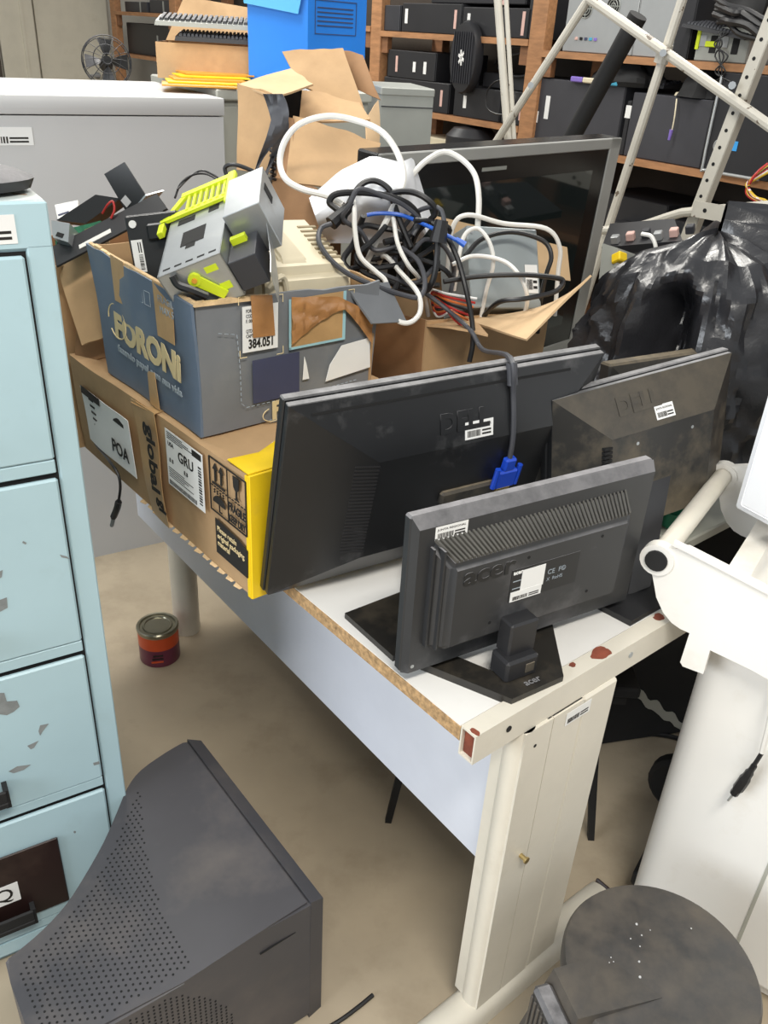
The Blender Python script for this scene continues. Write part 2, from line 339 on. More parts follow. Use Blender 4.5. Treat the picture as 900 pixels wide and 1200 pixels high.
for i in range(4):
    z1, z0 = zs[i]-.004, zs[i+1]+.004
    dw = MB().bx(-W+.034, -.0355, -.004, .005, z0+.022, z1, .003).bx(-W+.034, -.0355, -.001, .005, z0, z0+.0205, .0015).build('drawer', 'bluemetal', FC)
    cx = -.235
    MB().bx(cx-.05, cx+.05, -.03, -.006, z0+.05, z0+.064, .003).bx(cx-.05, cx+.05, -.03, -.024, z0+.062, z0+.088, .003).bx(cx-.052, cx-.044, -.028, -.006, z0+.05, z0+.088).bx(cx+.044, cx+.052, -.028, -.006, z0+.05, z0+.088).build('handle', 'rubber', dw)
    if i == 3:
        q = [onpl(u, v, FO-V((FX.y*-.006, FX.x*.006, 0)), V((FX.y, -FX.x, 0)))-FO for u, v in ((78, 960), (90, 1027))]
        pl = MB().bx(-.40, -.125, -.010, -.006, .118, .285, .0015).build('plaque', 'plaque', dw)
        pl['label'] = 'dark brown plate'
        s_ = sticker(pl, (-.30, -.0102, .172), (1, 0, 0), (0, 0, 1), .062*1.6, .046, bars=False)
        text('Q', .042, 'printblack', s_, (.056, .010, .0008), (1, 0, 0), (0, 1, 0))
def fcp(u, v): q_ = rz(FO, FA).inverted() @ onpl(u, v, FO+V((FX.y, -FX.x, 0))*.0042, V((FX.y, -FX.x, 0))); return (q_.x, q_.z)
dws = [o for o in FC.children if o.name.startswith('drawer') and 'gap' not in o.name]
for di_, pp in ((2, ((-8, 812), (5, 812), (8, 822), (20, 821), (23, 828), (16, 834), (8, 838), (-8, 836))), (2, ((47, 850), (57, 848), (50, 857), (47, 862), (45, 857))), (2, ((32, 874), (45, 868), (40, 876), (36, 878))), (2, ((10, 904), (20, 898), (36, 896), (28, 902), (16, 906))), (2, ((109, 894), (116, 892), (117, 895), (110, 897))), (1, ((-6, 672), (3, 668), (2, 676), (-6, 682))), (1, ((-6, 705), (8, 700), (9, 712), (-6, 720))), (1, ((70, 650), (78, 652), (82, 655), (72, 653))), (1, ((27, 634), (31, 636), (30, 638), (26, 636)))):
    MB().prism([fcp(*p) for p in pp][::-1], .0041, .0046, mx=M(((1, 0, 0, 0), (0, 0, -1, 0), (0, 1, 0, 0), (0, 0, 0, 1)))).build('paint_chip', 'chipgrey', dws[di_])
sticker(body, (-.115, -.0004, HT-.047), (1, 0, 0), (0, 0, 1), .075, .034)
# flat grey device lying on the cabinet
g = MB(rz(FO, FA)).lathe([(.05, 0), (.075, .004), (.08, .016), (.06, .026), (.02, .03)], 24, M.Translation(rz(FO, FA).inverted() @ atz(-52, 212, HT+.014)-V((0, 0, .012))) @ M.Diagonal((1.15, .75, 1, 1))).build('network_puck', 'greypl')
tag(g, 'flat rounded grey device lying on top of the pale blue filing cabinet', 'device')

# ================================================================== LARGE WHITE CABINET AND GREY CABINET BEHIND
WO = V((-.506, 2.565, 0)); WX = V((-.842+.506, 3.115-2.572, 0)).normalized(); WY = V((WX.y, -WX.x, 0))   # WX depth direction, WY to the right along the front
WA = math.atan2(WY.y, WY.x)
WC = thing('steel_cabinet', 'large plain white steel cabinet behind the desk boxes', 'cabinet', rz(WO, WA))
CW = 1.05; CDp = .62; CH = 1.35
wb = MB().bx(-CW, 0, .004, CDp, 0, CH-.047).build('cabinet_body', 'whitecab', WC)
MB().bx(-CW-.003, .003, 0, CDp+.003, CH-.044, CH, .003, 2).build('cabinet_lid', 'whitecab', WC)
sticker(wb, (-.645, .0035, 1.235), (1, 0, 0), (0, 0, 1), .14, .042, name='asset_tag')
GC = thing('grey_cabinet', 'grey-beige metal cabinet just right of the large white cabinet', 'cabinet', rz(WO+WY*.03+WX*.12, WA))
MB().bx(0, .50, .02, .62, 0, 1.335).build('cabinet_body', 'greycab', GC)
MB().bx(-.005, .505, .0, .63, 1.335, 1.365, .004).build('cabinet_top', 'greycab', GC)
dd = MB().bx(.012, .246, .004, .02, .05, 1.32, .003).build('cabinet_door', 'greycab', GC); MB().bx(.225, .235, -.014, .004, .9, 1.0, .003).build('handle', 'silver', dd)
dd = MB().bx(.252, .49, .004, .02, .05, 1.32, .003).build('cabinet_door', 'greycab', GC); MB().bx(.262, .272, -.014, .004, .9, 1.0, .003).build('handle', 'silver', dd)

# ================================================================== PERFORATED DARK HOUSING ON THE FLOOR
zt = .315
A_ = atz(232, 862, zt); B_ = atz(378, 1050, zt); A_.z = B_.z = 0
CL = (B_-A_).normalized(); CQ = V((CL.y, -CL.x, 0)); ca = math.atan2(CL.y, CL.x); LW = (B_-A_).length
HMX = frame(A_, CL, EZ)                                 # x along the front rim, y = away from depth
HS = thing('monitor_housing', 'dark grey perforated plastic monitor housing lying on the floor beside the filing cabinet', 'housing', HMX)
prof = [(0, .022), (.006, .07), (.022, .13), (.048, .168), (.09, .205), (.14, .25), (.186, .30), (.222, .345), (.245, .39), (.258, .43), (.263, .452), (.30, .456), (.375, .458), (.424, .452), (.431, .38), (.436, .25), (LW-.004, .1), (LW, .022)]
prof = [(x*.972 if x < LW-.01 else x, y*.972) for x, y in prof]
far = prof[:11]; sm = []
for i in range(len(far)-1):
    a, b_, c, d = [V((*far[max(0, min(len(far)-1, k))], 0)) for k in (i-1, i, i+1, i+2)]
    for k in range(3):
        t = k/3; p = .5*((2*b_)+(c-a)*t+(2*a-5*b_+4*c-d)*t*t+(3*b_-a-3*c+d)*t**3); sm.append((p.x, p.y))
prof = sm+prof[10:]
poly = [(x, -y) for x, y in prof][::-1]
hb = MB(); hb.prism(poly, .012, zt)
es = [e for e in hb.bm.edges if e.verts[0].co.z > .2 and e.verts[1].co.z > .2]
bmesh.ops.bevel(hb.bm, geom=es, offset=.005, segments=2, affect='EDGES')
shell = hb.build('shell', 'crtpl', HS)
rim = MB().hexa([(0, -.022, 0), (LW, -.022, 0), (LW-.004, .006, 0), (.004, .006, 0)], [(-.001, -.0225, zt+.002), (LW+.001, -.0225, zt+.002), (LW-.004, .004, zt-.012), (.004, .004, zt-.012)]).build('front_rim', 'crtpl', HS)
MB().bx(.03, LW-.03, .003, .0075, .03, zt-.04).build('screen_glass', 'tvglass', HS)
for x in (.05, .38): MB().bx(x-.02, x+.02, -.4, -.05, 0, .012).build('foot_strip', 'rubber', HS)
# ventilation holes on the upper face and on the near side
ho = MB(); sp = .0098; nh = 0
def inside(x, y):
    c = False; j = len(prof)-1
    for i in range(len(prof)):
        xi, yi = prof[i]; xj, yj = prof[j]
        if (yi > y) != (yj > y) and x < (xj-xi)*(y-yi)/(yj-yi)+xi: c = not c
        j = i
    return c
for i in range(60):
    for j in range(60):
        x = .01+i*sp+(.5*sp if j % 2 else 0); y = .03+j*sp*.9
        if not all(inside(x+dx, y+dy) for dx in (-.014, .014) for dy in (-.014, .014)): continue
        if y < .118+.105*math.sin(min(1, x/.42)*1.7): continue
        ho.prism([(x+.0019*math.cos(k*1.0472), -y+.0019*math.sin(k*1.0472)) for k in range(6)], zt-.001, zt+.0005)
stuff(ho.build('ventilation_holes', 'darkhole', shell))
ho = MB()
for i in range(34):
    for j in range(30):
        y = .17+j*.0086; z = .298-i*.0083-(.004 if j % 2 else 0)
        if z < .02 or (y-.17) < .10*((z-.10)/.20)**2-.01 or y > .42: continue
        sp_ = sorted([(q_[1], q_[0]) for q_ in prof if q_[0] > .40]); xx = sp_[0][1]; sl0 = 0
        for (ya, xa), (yb, xb) in zip(sp_, sp_[1:]):
            if ya <= y <= yb: xx = xa+(xb-xa)*(y-ya)/(yb-ya)
        ho.prism([(.0018*math.cos(k*1.0472), .0018*math.sin(k*1.0472)) for k in range(6)], -.001, .0008, mx=M.Translation((xx, -y, z)) @ M.Rotation(math.radians(90), 4, 'Y'))
stuff(ho.build('side_holes', 'darkhole', shell))
MB().bx(LW-.006, LW-.001, -.115, -.05, .262, .2635).build('slot', 'darkhole', shell)

# ================================================================== WHITE WHEELED BIN (right)
HZ = .855; h0 = atz(773, 652, HZ); h1 = atz(848, 557, HZ)
BB = (h1-h0).normalized(); BS = V((BB.y, -BB.x, 0))       # BB along the handle, BS away from the handle into the bin
K = V((.52, 1.10, 0)); HLn = (h1-h0).length
BN = thing('wheeled_bin', 'white plastic wheeled bin with tubular handle beside the desk', 'bin', frame(K, BS, EZ))
# local: x = into bin, y = along handle
def rr(x0, x1, y0, y1, r, n=5):
    P = []
    for cx, cy, a in ((x1-r, y1-r, 0), (x0+r, y1-r, 90), (x0+r, y0+r, 180), (x1-r, y0+r, 270)):
        for k in range(n+1):
            t = math.radians(a+90*k/n); P.append((cx+r*math.cos(t), cy+r*math.sin(t)))
    return P
hq = h0-K; hx = hq.dot(BS); hy = hq.dot(BB)
bm_ = MB(); bm_.prism(rr(0, .52, 0, HLn+.05, .045), .05, .775); bo = bm_.build('bin_body', 'binwhite', BN)
cl_ = MB(); cl_.prism(rr(-.012, .535, -.014, HLn+.064, .05), .755, .780).prism(rr(-.006, .53, -.008, HLn+.058, .05), .780, .812).build('rim_collar', 'binwhite', BN)
MB().prism(rr(.03, .52, .01, HLn+.04, .05), .812, .858, inset=.10).build('bin_lid', 'binwhite', BN)
hd = MB().cyl((hx, hy-.012, HZ), (hx, hy+HLn, HZ), .0165, n=18).build('handle', 'cream', BN)
MB().cyl((hx, hy-.0185, HZ), (hx, hy-.0125, HZ), .017, n=20).build('end_cap', 'rubber', hd)
for yy in (hy-.011, hy+HLn-.006):                        # ears carrying the handle
    e = MB(); mx = M(((1, 0, 0, 0), (0, 0, 1, yy), (0, 1, 0, 0), (0, 0, 0, 1)))
    ep = [BN.matrix_world.inverted() @ onpl(u, v, K+BB*(hy-.011), BB) for u, v in ((764, 672), (767, 688), (769, 700), (777, 718), (787, 730), (797, 737), (808, 742), (797, 776), (800, 781), (824, 790), (832, 762), (880, 785), (960, 830), (960, 722), (900, 692), (850, 666), (805, 643))]
    ring = [(hx+.024*math.cos(math.radians(a)), HZ+.024*math.sin(math.radians(a))) for a in range(70, 250, 20)]
    e.prism(ring[:-1]+[(p.x, p.z) for p in ep], 0, .014, mx=mx)
    ro = MB(); ro.lathe([(.026, -.004), (.026, .016), (.0175, .016), (.0175, -.004)], 20, M.Translation((hx, yy, HZ)) @ M.Rotation(math.radians(-90), 4, 'X'))
    if yy < 0: e.bx(.04, .24, yy+.012, -.004, .765, .800, .004)
    eo = e.build('handle_bracket', 'binwhite', BN); ro.build('bracket_ring', 'binwhite', eo)
MB().tube([BN.matrix_world.inverted() @ onpl(u, v, K+BB*(hy-.011), BB) for u, v in ((790, 636), (805, 643), (850, 666), (900, 692), (960, 722))], .006, 6).build('bracket_rib', 'binwhite', BN)
for wx, y in ((.16, .08), (.0, HLn+.005)):
    wh = MB().lathe([(.02, -.02), (.068, -.02), (.078, -.012), (.078, .012), (.068, .02), (.02, .02)], 24, M.Translation((wx, y, .078)) @ M.Rotation(math.radians(90), 4, 'X')).build('wheel', 'rubber', BN)
MB().bx(-.01, .2, .05, HLn+.02, .06, .10, .006).build('axle', 'rubber', BN)
MB().bx(.1, .5, .02, HLn, 0, .05, .01).build('bin_foot', 'binwhite', BN)
sx0 = (BN.matrix_world.inverted() @ onpl(884, 1050, K, BB)).x
MB().bx(sx0, sx0+.006, -.0015, .001, .06, .75).build('side_seam', 'greycab', bo)
# white boxed unit resting on the bin lid
wc = atz(860, 595, .860); wd = (atz(900, 617, .860)-wc).normalized()
WU = thing('white_case', 'glossy white boxy unit resting on the wheeled bin lid', 'case', frame(wc, wd, EZ))
MB().bx(0, .42, 0, .3, 0, .5, .006, 2).build('case_body', 'casewhite', WU)
MB().bx(.012, .408, -.003, 0, .012, .488, .003).build('side_panel', 'casewhite', WU)
# white cord with a black plug hanging in front of the bin
pc = onpl(905, 850, K-BB*.03, BB); P_ = lambda u, v: onpl(u, v, K-BB*.03, BB)
CR = thing('mains_lead', 'white cord ending in a black plug hanging before the white bin', 'cord', M.Translation(P_(888, 890)))
o0 = P_(888, 890)
MB().tube([P_(u, v)-o0 for u, v in ((935, 600), (925, 700), (912, 780), (903, 840), (893, 882))], .0045).build('lead', 'whitecable', CR)
MB().tube([P_(u, v)-o0 for u, v in ((893, 882), (886, 893), (882, 899))], .0035).tube([P_(u, v)-o0 for u, v in ((884, 897), (877, 907), (868, 920), (860, 930))], [.005, .007, .009, .009, .007], 8).build('plug', 'blackcable', CR)
MB().cyl(P_(860, 930)-o0, P_(853, 938)-o0, .002, n=6).build('pin', 'steel', CR)

# ================================================================== ROUND DARK PEDAL BIN (lower right)
LC = V((.449, .782, 0)); LR = .143; LZ = .35
LB = thing('round_bin', 'round dark grey plastic bin with a scuffed flat lid in the foreground', 'bin', rz(LC, math.atan2(.432-.299, 0) + .0))
LB.matrix_world = M.Translation(LC)
MB().lathe([(.105, 0), (.115, .01), (.132, .30), (.136, .318)], 48).build('bin_body', 'greypl', LB)
MB().lathe([(.136, .318), (.143, .32), (LR+.001, .342), (LR-.003, LZ), (LR-.01, LZ+.0005), (.02, LZ+.004)], 64).build('lid', 'lidgrey', LB)
tq = [atz(u, v, LZ) for u, v in ((656, 1122), (676, 1200), (772, 1172))]
px_ = (tq[2]-tq[1]).normalized(); py_ = V((-px_.y, px_.x, 0)); t0 = tq[1]-LC; t0.z = 0
tl_ = MB(frame(t0, px_, EZ)).hexa([(-.03, -.012, .22), (.13, -.012, .33), (.13, .085, .33), (-.03, .085, .22)], [(0, 0, LZ+.012), (.135, 0, LZ+.004), (.09, .082, LZ+.002), (0, .075, LZ+.012)]).build('hinge_cover', 'lidgrey', LB)
MB(frame(t0, px_, EZ)).bx(-.034, -.004, -.005, .07, .15, LZ-.005, .006).build('hinge', 'greypl', LB)
for k, (u, v, r_) in enumerate(((746, 1083, .003), (752, 1096, .002), (739, 1100, .0018), (750, 1109, .0018), (749, 1127, .0026), (750, 1145, .003), (716, 1122, .0016), (714, 1128, .0014), (719, 1127, .0014), (762, 1090, .0015), (810, 1088, .002))):
    p = atz(u, v, LZ+.0035)-LC; MB(M.Translation(p)).lathe([(r_*.7, 0), (r_*.55, r_*.4), (r_*.2, r_*.5)], 10).build('pale_drop', 'drop', LB)  # small pale glossy blobs on the lid
mb = MB(frame(t0, px_, EZ))
for i in range(7): mb.bx(-.0365, -.033, 0+i*.010, .005+i*.010, .2, LZ-.02, .001)
mb.build('hinge_ribs', 'lidgrey', LB)

# ================================================================== PAINT CAN, FLOOR CABLE
pcn = atz(185, 775, 0); pcn = V((-.592, 1.842, 0))
PC = thing('paint_can', 'small orange and purple paint can with metal lid on the floor', 'can', M.Translation(pcn))
MB().lathe([(.052, 0), (.054, .004), (.054, .055)], 32).build('lower_label', 'canpurple', PC)
MB().lathe([(.0541, .055), (.0541, .094)], 32).build('upper_label', 'canlabel', PC)
MB().lathe([(.054, .094), (.056, .098), (.056, .106), (.053, .109), (.048, .108), (.046, .103), (.040, .103), (.038, .107), (.035, .107), (.033, .104), (.01, .1045)], 32).build('lid', 'canmetal', PC)
for k in range(3): MB(M.Rotation(math.radians(-75), 4, 'Z')).bx(.0532, .0546, -.022+.003*k, .010, .018+.010*k, .023+.010*k).build('label_print', 'printblack' if k else 'canlabel', PC)
c_ = MB().tube([atz(437, 1166, .004), atz(420, 1180, .004), atz(395, 1198, .004), atz(360, 1216, .004), atz(300, 1235, .004)], .004).build('floor_cable', 'blackcable')
tag(c_, 'short black cable end lying on the floor near the desk leg', 'cable')
# ================================================================== MONITORS
def mframe(p, hd, tilt, roll=0):
    d = V((math.cos(hd), math.sin(hd), 0)); n = V((d.y, -d.x, 0)); up = V((0, 0, math.cos(tilt)))-n*math.sin(tilt)
    D_ = d*math.cos(roll)+up*math.sin(roll); U_ = -d*math.sin(roll)+up*math.cos(roll)
    return frame(V(p), D_, U_)
def frust(x0, x1, z0, z1, y0, X0, X1, Z0, Z1, y1): return [(x0, y0, z0), (x1, y0, z0), (x1, y0, z1), (x0, y0, z1)], [(X0, y1, Z0), (X1, y1, Z0), (X1, y1, Z1), (X0, y1, Z1)]
# --- large wide-screen monitor leaning by the yellow box end
mm = mframe((-.189, 1.111, .76), .57, -.222)
M1 = thing('wide_monitor', 'largest black wide-screen monitor seen from behind with a blue video plug in its back', 'monitor', mm)
w_, h_ = .560, .360
MB().bx(0, w_, -.014, 0, 0, h_, .002).bx(.002, w_-.002, -.026, -.0155, .003, h_-.003, .001).bx(.004, w_-.004, -.016, -.013, .005, h_-.006).build('front_bezel', 'blackpl', M1)
MB().bx(.02, w_-.02, 0, .0015, .025, h_-.02).build('screen', 'tvglass', M1)
b_, t_ = frust(.003, w_-.003, .003, h_-.004, -.026, .135, w_-.10, .075, .262, -.064)
sh = MB().hexa(b_, t_).build('back_shell', 'blackpl', M1, smooth=0)
vb = MB()
for k in range(26): vb.hexa([(.102, -.0555, .088+k*.0066), (.137, -.0655, .088+k*.0066), (.137, -.05, .088+k*.0066), (.102, -.04, .088+k*.0066)], [(.102, -.0555, .0912+k*.0066), (.137, -.0655, .0912+k*.0066), (.137, -.05, .0912+k*.0066), (.102, -.04, .0912+k*.0066)])
vb.build('side_vent', 'blackclean', sh)
MB(frame((0, 0, 0), (1, 0, 0), (0, 0, 1))).hexa([(.034, -.0335, .340), (.486, -.0335, .340), (.486, -.028, .340), (.034, -.028, .340)], [(.034, -.0323, .3435), (.486, -.0323, .3435), (.486, -.028, .3435), (.034, -.028, .3435)]).build('top_slot', 'darkhole', sh)
sl = V((0, -.038, -.094)).normalized()               # slope of the upper facet
def facet(x, z): return V((x, -.026-.038*((h_-.004-z)/.094), z))
text('DELL', .040, 'blackpl', sh, facet(.238, .284)+V((0, -.0002, 0)), (1, 0, 0), -sl, bold=.002, ext=.0012)
sticker(sh, facet(.283, .268)+V((0, -.0006, 0)), (1, 0, 0), -sl, .052, .027, 'JUNTA REGIONAL')
MB().bx(.26, .40, -.072, -.060, .152, .176, .004).build('port_cover', 'blackpl2', sh)
MB().bx(.355, .402, -.064, -.058, .14, .151, .002).build('port_socket', 'steel', sh)
dq = V((0, -math.sin(.222), -math.cos(.222)))           # unused direction of gravity in monitor space
bx0 = C0
def stand(root, mm, x, z, base_pts, m, zt=.7405, th=.010):
    inv = mm.inverted()
    bp = [inv @ p for p in base_pts]; up = (inv.to_3x3() @ EZ)*th
    MB().hexa(bp, [p+up for p in bp]).build('stand_base', m, root)
    c = sum(bp, V())/4+up; top = V((x, -.05, z)); wx = V((.024, 0, 0)); wy = V((0, .011, 0))
    MB().hexa([c-wx-wy, c+wx-wy, c+wx+wy, c-wx+wy], [top-wx-wy, top+wx-wy, top+wx+wy, top-wx+wy]).build('stand_neck', m, root)
stand(M1, mm, .28, .12, [T(.012, .155, .7405), T(.20, .137, .7405), T(.215, .268, .7405), T(.018, .278, .7405)], 'baseblack')
# --- square monitor to its right
mm2 = mframe((.273, 1.266, .76), .505, .1, .093)
M2 = thing('square_monitor', 'dusty black square monitor seen from behind, between the wide monitor and the wheeled bin', 'monitor', mm2)
w_, h_ = .393, .286
MB().bx(0, w_, -.016, 0, 0, h_, .002).bx(.004, w_-.004, -.026, -.016, .004, h_-.004, .001).build('front_bezel', 'blackpl', M2)
MB().bx(.02, w_-.02, 0, .0015, .02, h_-.02).build('screen', 'tvglass', M2)
b_, t_ = frust(.004, w_-.004, .004, h_-.004, -.026, .095, w_-.075, .03, .205, -.064)
sh = MB().hexa(b_, t_).build('back_shell', 'blackpl2', M2, smooth=0)
vb = MB()
for k in range(14): vb.bx(.080, .096, -.0655, -.052, .095+k*.0072, .0995+k*.0072)
vb.build('side_vent', 'darkhole', sh)
sl = V((0, -.038, -(h_-.004-.205))).normalized()
def facet2(x, z): return V((x, -.026-.038*((h_-.004-z)/(h_-.004-.205)), z))
text('DELL', .040, 'blackpl2', sh, facet2(.12, .236)+V((0, -.0002, 0)), (1, 0, 0), -sl, bold=.002, ext=.001)
sticker(sh, facet2(.193, .214)+V((0, -.0006, 0)), (1, .0, 0), -sl, .040, .024, 'JUNTA REGIONAL')
for x in (.15, .27): MB().cyl((x, -.0645, .185), (x, -.0635, .185), .003, n=8).build('screw', 'steel', sh)
stand(M2, mm2, .21, .11, [T(.371, .004, .7405), T(.545, .004, .7405), T(.535, .12, .7405), T(.361, .105, .7405)], 'blackclean')
# --- small monitor in front
ma = mframe((.026, .935, .76), .552, .003)
MA = thing('small_monitor', 'small dark grey monitor seen from behind at the near end of the desk', 'monitor', ma)
w_, h_ = .418, .247
MB().bx(0, w_, -.017, 0, 0, h_, .003).build('front_bezel', 'greypl', MA)
MB().bx(.018, w_-.018, 0, .0015, .02, h_-.018).build('screen', 'tvglass', MA)
b_, t_ = frust(.001, w_-.001, .001, h_-.001, -.017, .006, w_-.006, .006, h_-.014, -.029)
sh = MB().hexa(b_, t_).build('back_shell', 'greypl', MA, smooth=0)
cv = MB().hexa([(.022, -.026, .045), (.362, -.026, .045), (.366, -.026, .214), (.022, -.026, .214)], [(.045, -.056, .05), (.352, -.056, .05), (.352, -.056, .182), (.045, -.056, .182)])
bmesh.ops.bevel(cv.bm, geom=[e for e in cv.bm.edges if abs(e.verts[0].co.y+.056) < .001 or abs(e.verts[1].co.y+.056) < .001], offset=.006, segments=3, affect='EDGES')
cvo = cv.build('rear_cover', 'greypl', sh)
sv = MB(); n = 46                                      # louvres on the sloping top of the cover
for k in range(n):
    x = .052+.298*k/(n-1); xb = .030+.328*k/(n-1)
    sv.hexa([(xb-.0016, -.027, .2125), (xb+.0016, -.027, .2125), (x+.0016, -.0525, .1865), (x-.0016, -.0525, .1865)], [(xb-.0016, -.027, .217), (xb+.0016, -.027, .217), (x+.0016, -.0535, .1905), (x-.0016, -.0535, .1905)])
sv.build('top_louvres', 'slat', cvo)
for i in range(2):
    MB().bx(.024+i*.010, .027+i*.010, -.038-i*.010, -.028, .05, .205).build('side_ridge', 'greypl', cvo)
text('acer', .040, 'blackpl', cvo, (.062, -.0562, .150), (1, 0, 0), (0, 0, 1), bold=.001, ext=.0008, wid=.085)
sticker(sh, (.030, -.0285, .212), (1, 0, 0), (0, 0, 1), .050, .020, 'JUNTA REGIONAL')
rp = MB().bx(.142, .262, -.0566, -.056, .100, .152).build('rating_plate', 'blackpl', cvo)
for k in range(7): MB().bx(.146, .156+.004*(k % 3), -.0568, -.0565, .108+k*.006, .1095+k*.006).build('print_line', 'printgrey', rp) if k % 2 == 0 else None
text('acer', .009, 'paper', rp, (.145, -.0567, .144), (1, 0, 0), (0, 0, 1), bold=.0003, ext=.0002)
text('CE  F©', .011, 'printgrey', rp, (.206, -.0567, .128), (1, 0, 0), (0, 0, 1), ext=.0002); text('X  RoHS', .008, 'printgrey', rp, (.206, -.0567, .117), (1, 0, 0), (0, 0, 1), ext=.0002)
sticker(rp, (.160, -.0568, .114), (1, 0, 0), (0, 0, 1), .040, .034, bars=False); sticker(rp, (.144, -.0570, .100), (1, 0, 0), (0, 0, 1), .054, .016)
for x, z in ((.168, .166), (.30, .166), (.115, .075), (.29, .075)): MB().cyl((x, -.0565, z), (x, -.0555, z), .0025, n=8).build('mount_hole', 'darkhole', cvo)
MB().cyl((.012, -.0292, .016), (.012, -.028, .016), .003, n=8).build('screw', 'steel', sh)
ia = ma.inverted(); up_ = EZ*.012
bp = [ia @ T(a, b, .7405) for a, b in ((.030, .125), (.083, -.012), (.178, -.022), (.276, .088), (.225, .10), (.15, .035), (.105, .04), (.075, .125))]
mb = MB(); lo = [mb.bm.verts.new(p) for p in bp]; hi = [mb.bm.verts.new(p+EZ*.013) for p in bp]; nn = len(bp)
for i in range(nn): mb.bm.faces.new((lo[i], lo[(i+1) % nn], hi[(i+1) % nn], hi[i]))
for i0, i1, i2, i3 in ((0, 1, 6, 7), (1, 2, 5, 6), (2, 3, 4, 5)): mb.bm.faces.new([lo[k] for k in (i0, i1, i2, i3)]); mb.bm.faces.new([hi[k] for k in (i0, i1, i2, i3)])
ba = mb.build('stand_base', 'baseblack', MA)
ct = ia @ T(.128, .028, .7535); 
MB().bx(ct.x-.028, ct.x+.028, ct.y-.018, ct.y+.022, ct.z-.002, ct.z+.034, .004).bx(ct.x-.018, ct.x+.030, ct.y-.004, ct.y+.026, ct.z+.03, ct.z+.085, .003).build('stand_neck', 'blackclean', MA)
MB().bx(ct.x+.004, ct.x+.020, ct.y-.0195, ct.y-.0175, ct.z+.008, ct.z+.024, .001).build('release_button', 'blackpl2', MA)
q0 = ia @ T(.118, -.006, .754); q1 = ia @ T(.165, -.012, .754)
text('acer', .016, 'blackpl', ba, q0+V((0, 0, .0006)), q1-q0, (q1-q0).cross(V((0, 0, 1))*-1), bold=.0004, ext=.0003)
# --- another dusty monitor lying behind the square one
mf = mframe(T(.66, .33, .745), .52, .10)
MF = thing('flat_monitor', 'dusty dark monitor edge leaning behind the square monitor', 'monitor', mf)
MB().bx(0, .31, -.03, 0, 0, .27, .004).build('front_bezel', 'blackpl2', MF); MB().bx(.015, .295, 0, .0015, .02, .25).build('screen', 'tvglass', MF)
b_, t_ = frust(.004, .306, .004, .266, -.03, .08, .23, .05, .2, -.05); MB().hexa(b_, t_).build('back_shell', 'blackpl2', MF, smooth=0)
# --- video cable draped over the wide monitor, with a blue plug
pl_ = mm @ V((.378, -.069, .165)); pl_t = mm @ V((.376, -.073, .215)); top = mm @ V((.372, -.02, h_+.0)); 
VC = thing('video_cable', 'grey video cable with blue plug draped over the top of the wide monitor', 'cable', M.Translation(pl_))
pts = [pl_t, mm @ V((.374, -.066, .26)), mm @ V((.370, -.045, .32)), mm @ V((.366, -.02, .372)), atd(566, 410, 1.53), atd(552, 388, 1.56), atd(528, 366, 1.60), atd(500, 345, 1.6), atd(470, 330, 1.58), atd(440, 318, 1.57)]
MB().tube([p-pl_ for p in pts], .0042, 8).build('cord', 'greycable', VC)
fe = mm @ V((.368, -.038, .336)); fe2 = mm @ V((.367, -.024, .366))
MB().cyl(fe-pl_, fe2-pl_, .0085, n=12).build('ferrite_core', 'greycable', VC)
mx_ = M.Translation(-pl_) @ mm
vp = MB(mx_).bx(.358, .396, -.080, -.064, .165, .200, .003).bx(.366, .388, -.079, -.066, .198, .222, .003).build('plug', 'vgablue', VC)
for x in (.355, .399): MB(mx_).cyl((x, -.076, .168), (x, -.076, .206), .0045, n=8).build('thumb_screw', 'vgablue', VC)
MB(mx_).bx(.362, .392, -.077, -.067, .153, .166, .002).build('plug_shell', 'gold', VC)

# ================================================================== CARDBOARD BOXES ON THE DESK
# long box with the yellow end
GB = thing('shipping_box', 'long brown cardboard shipping box with a bright yellow end lying on the desk', 'box', rz(T(-.068, .405, .7405), TH))
bl, bw, bh = .66, .42, .215
gb = MB(); gb.hexa([(0, 0, 0), (bw, 0, 0), (bw, bl, 0), (0, bl, 0)], [(.0, .008, bh), (bw, .008, bh), (bw, bl-.02, bh-.002), (-.02, bl-.03, bh)])
bmesh.ops.subdivide_edges(gb.bm, edges=gb.bm.edges[:], cuts=9, use_grid_fill=True)
for v in gb.bm.verts: v.co += V((noise.noise(v.co*6), noise.noise(v.co*6+V((9, 0, 0))), noise.noise(v.co*5+V((0, 9, 0)))))*.004 if v.co.z > .01 else V()
gbo = gb.build('carton', 'card', GB)
MB().bx(-.003, bw, -.004, .001, -.001, bh+.002, .001).bx(-.004, .0, -.002, .008, .0, bh).build('yellow_end', 'yellow', GB)
MB().prism([(-.002, .0), (.33, .0), (.31, .035), (.22, .05), (.12, .09), (.05, .055), (-.002, .06)], bh+.0025, bh+.0045).build('yellow_top_band', 'yellow', GB)
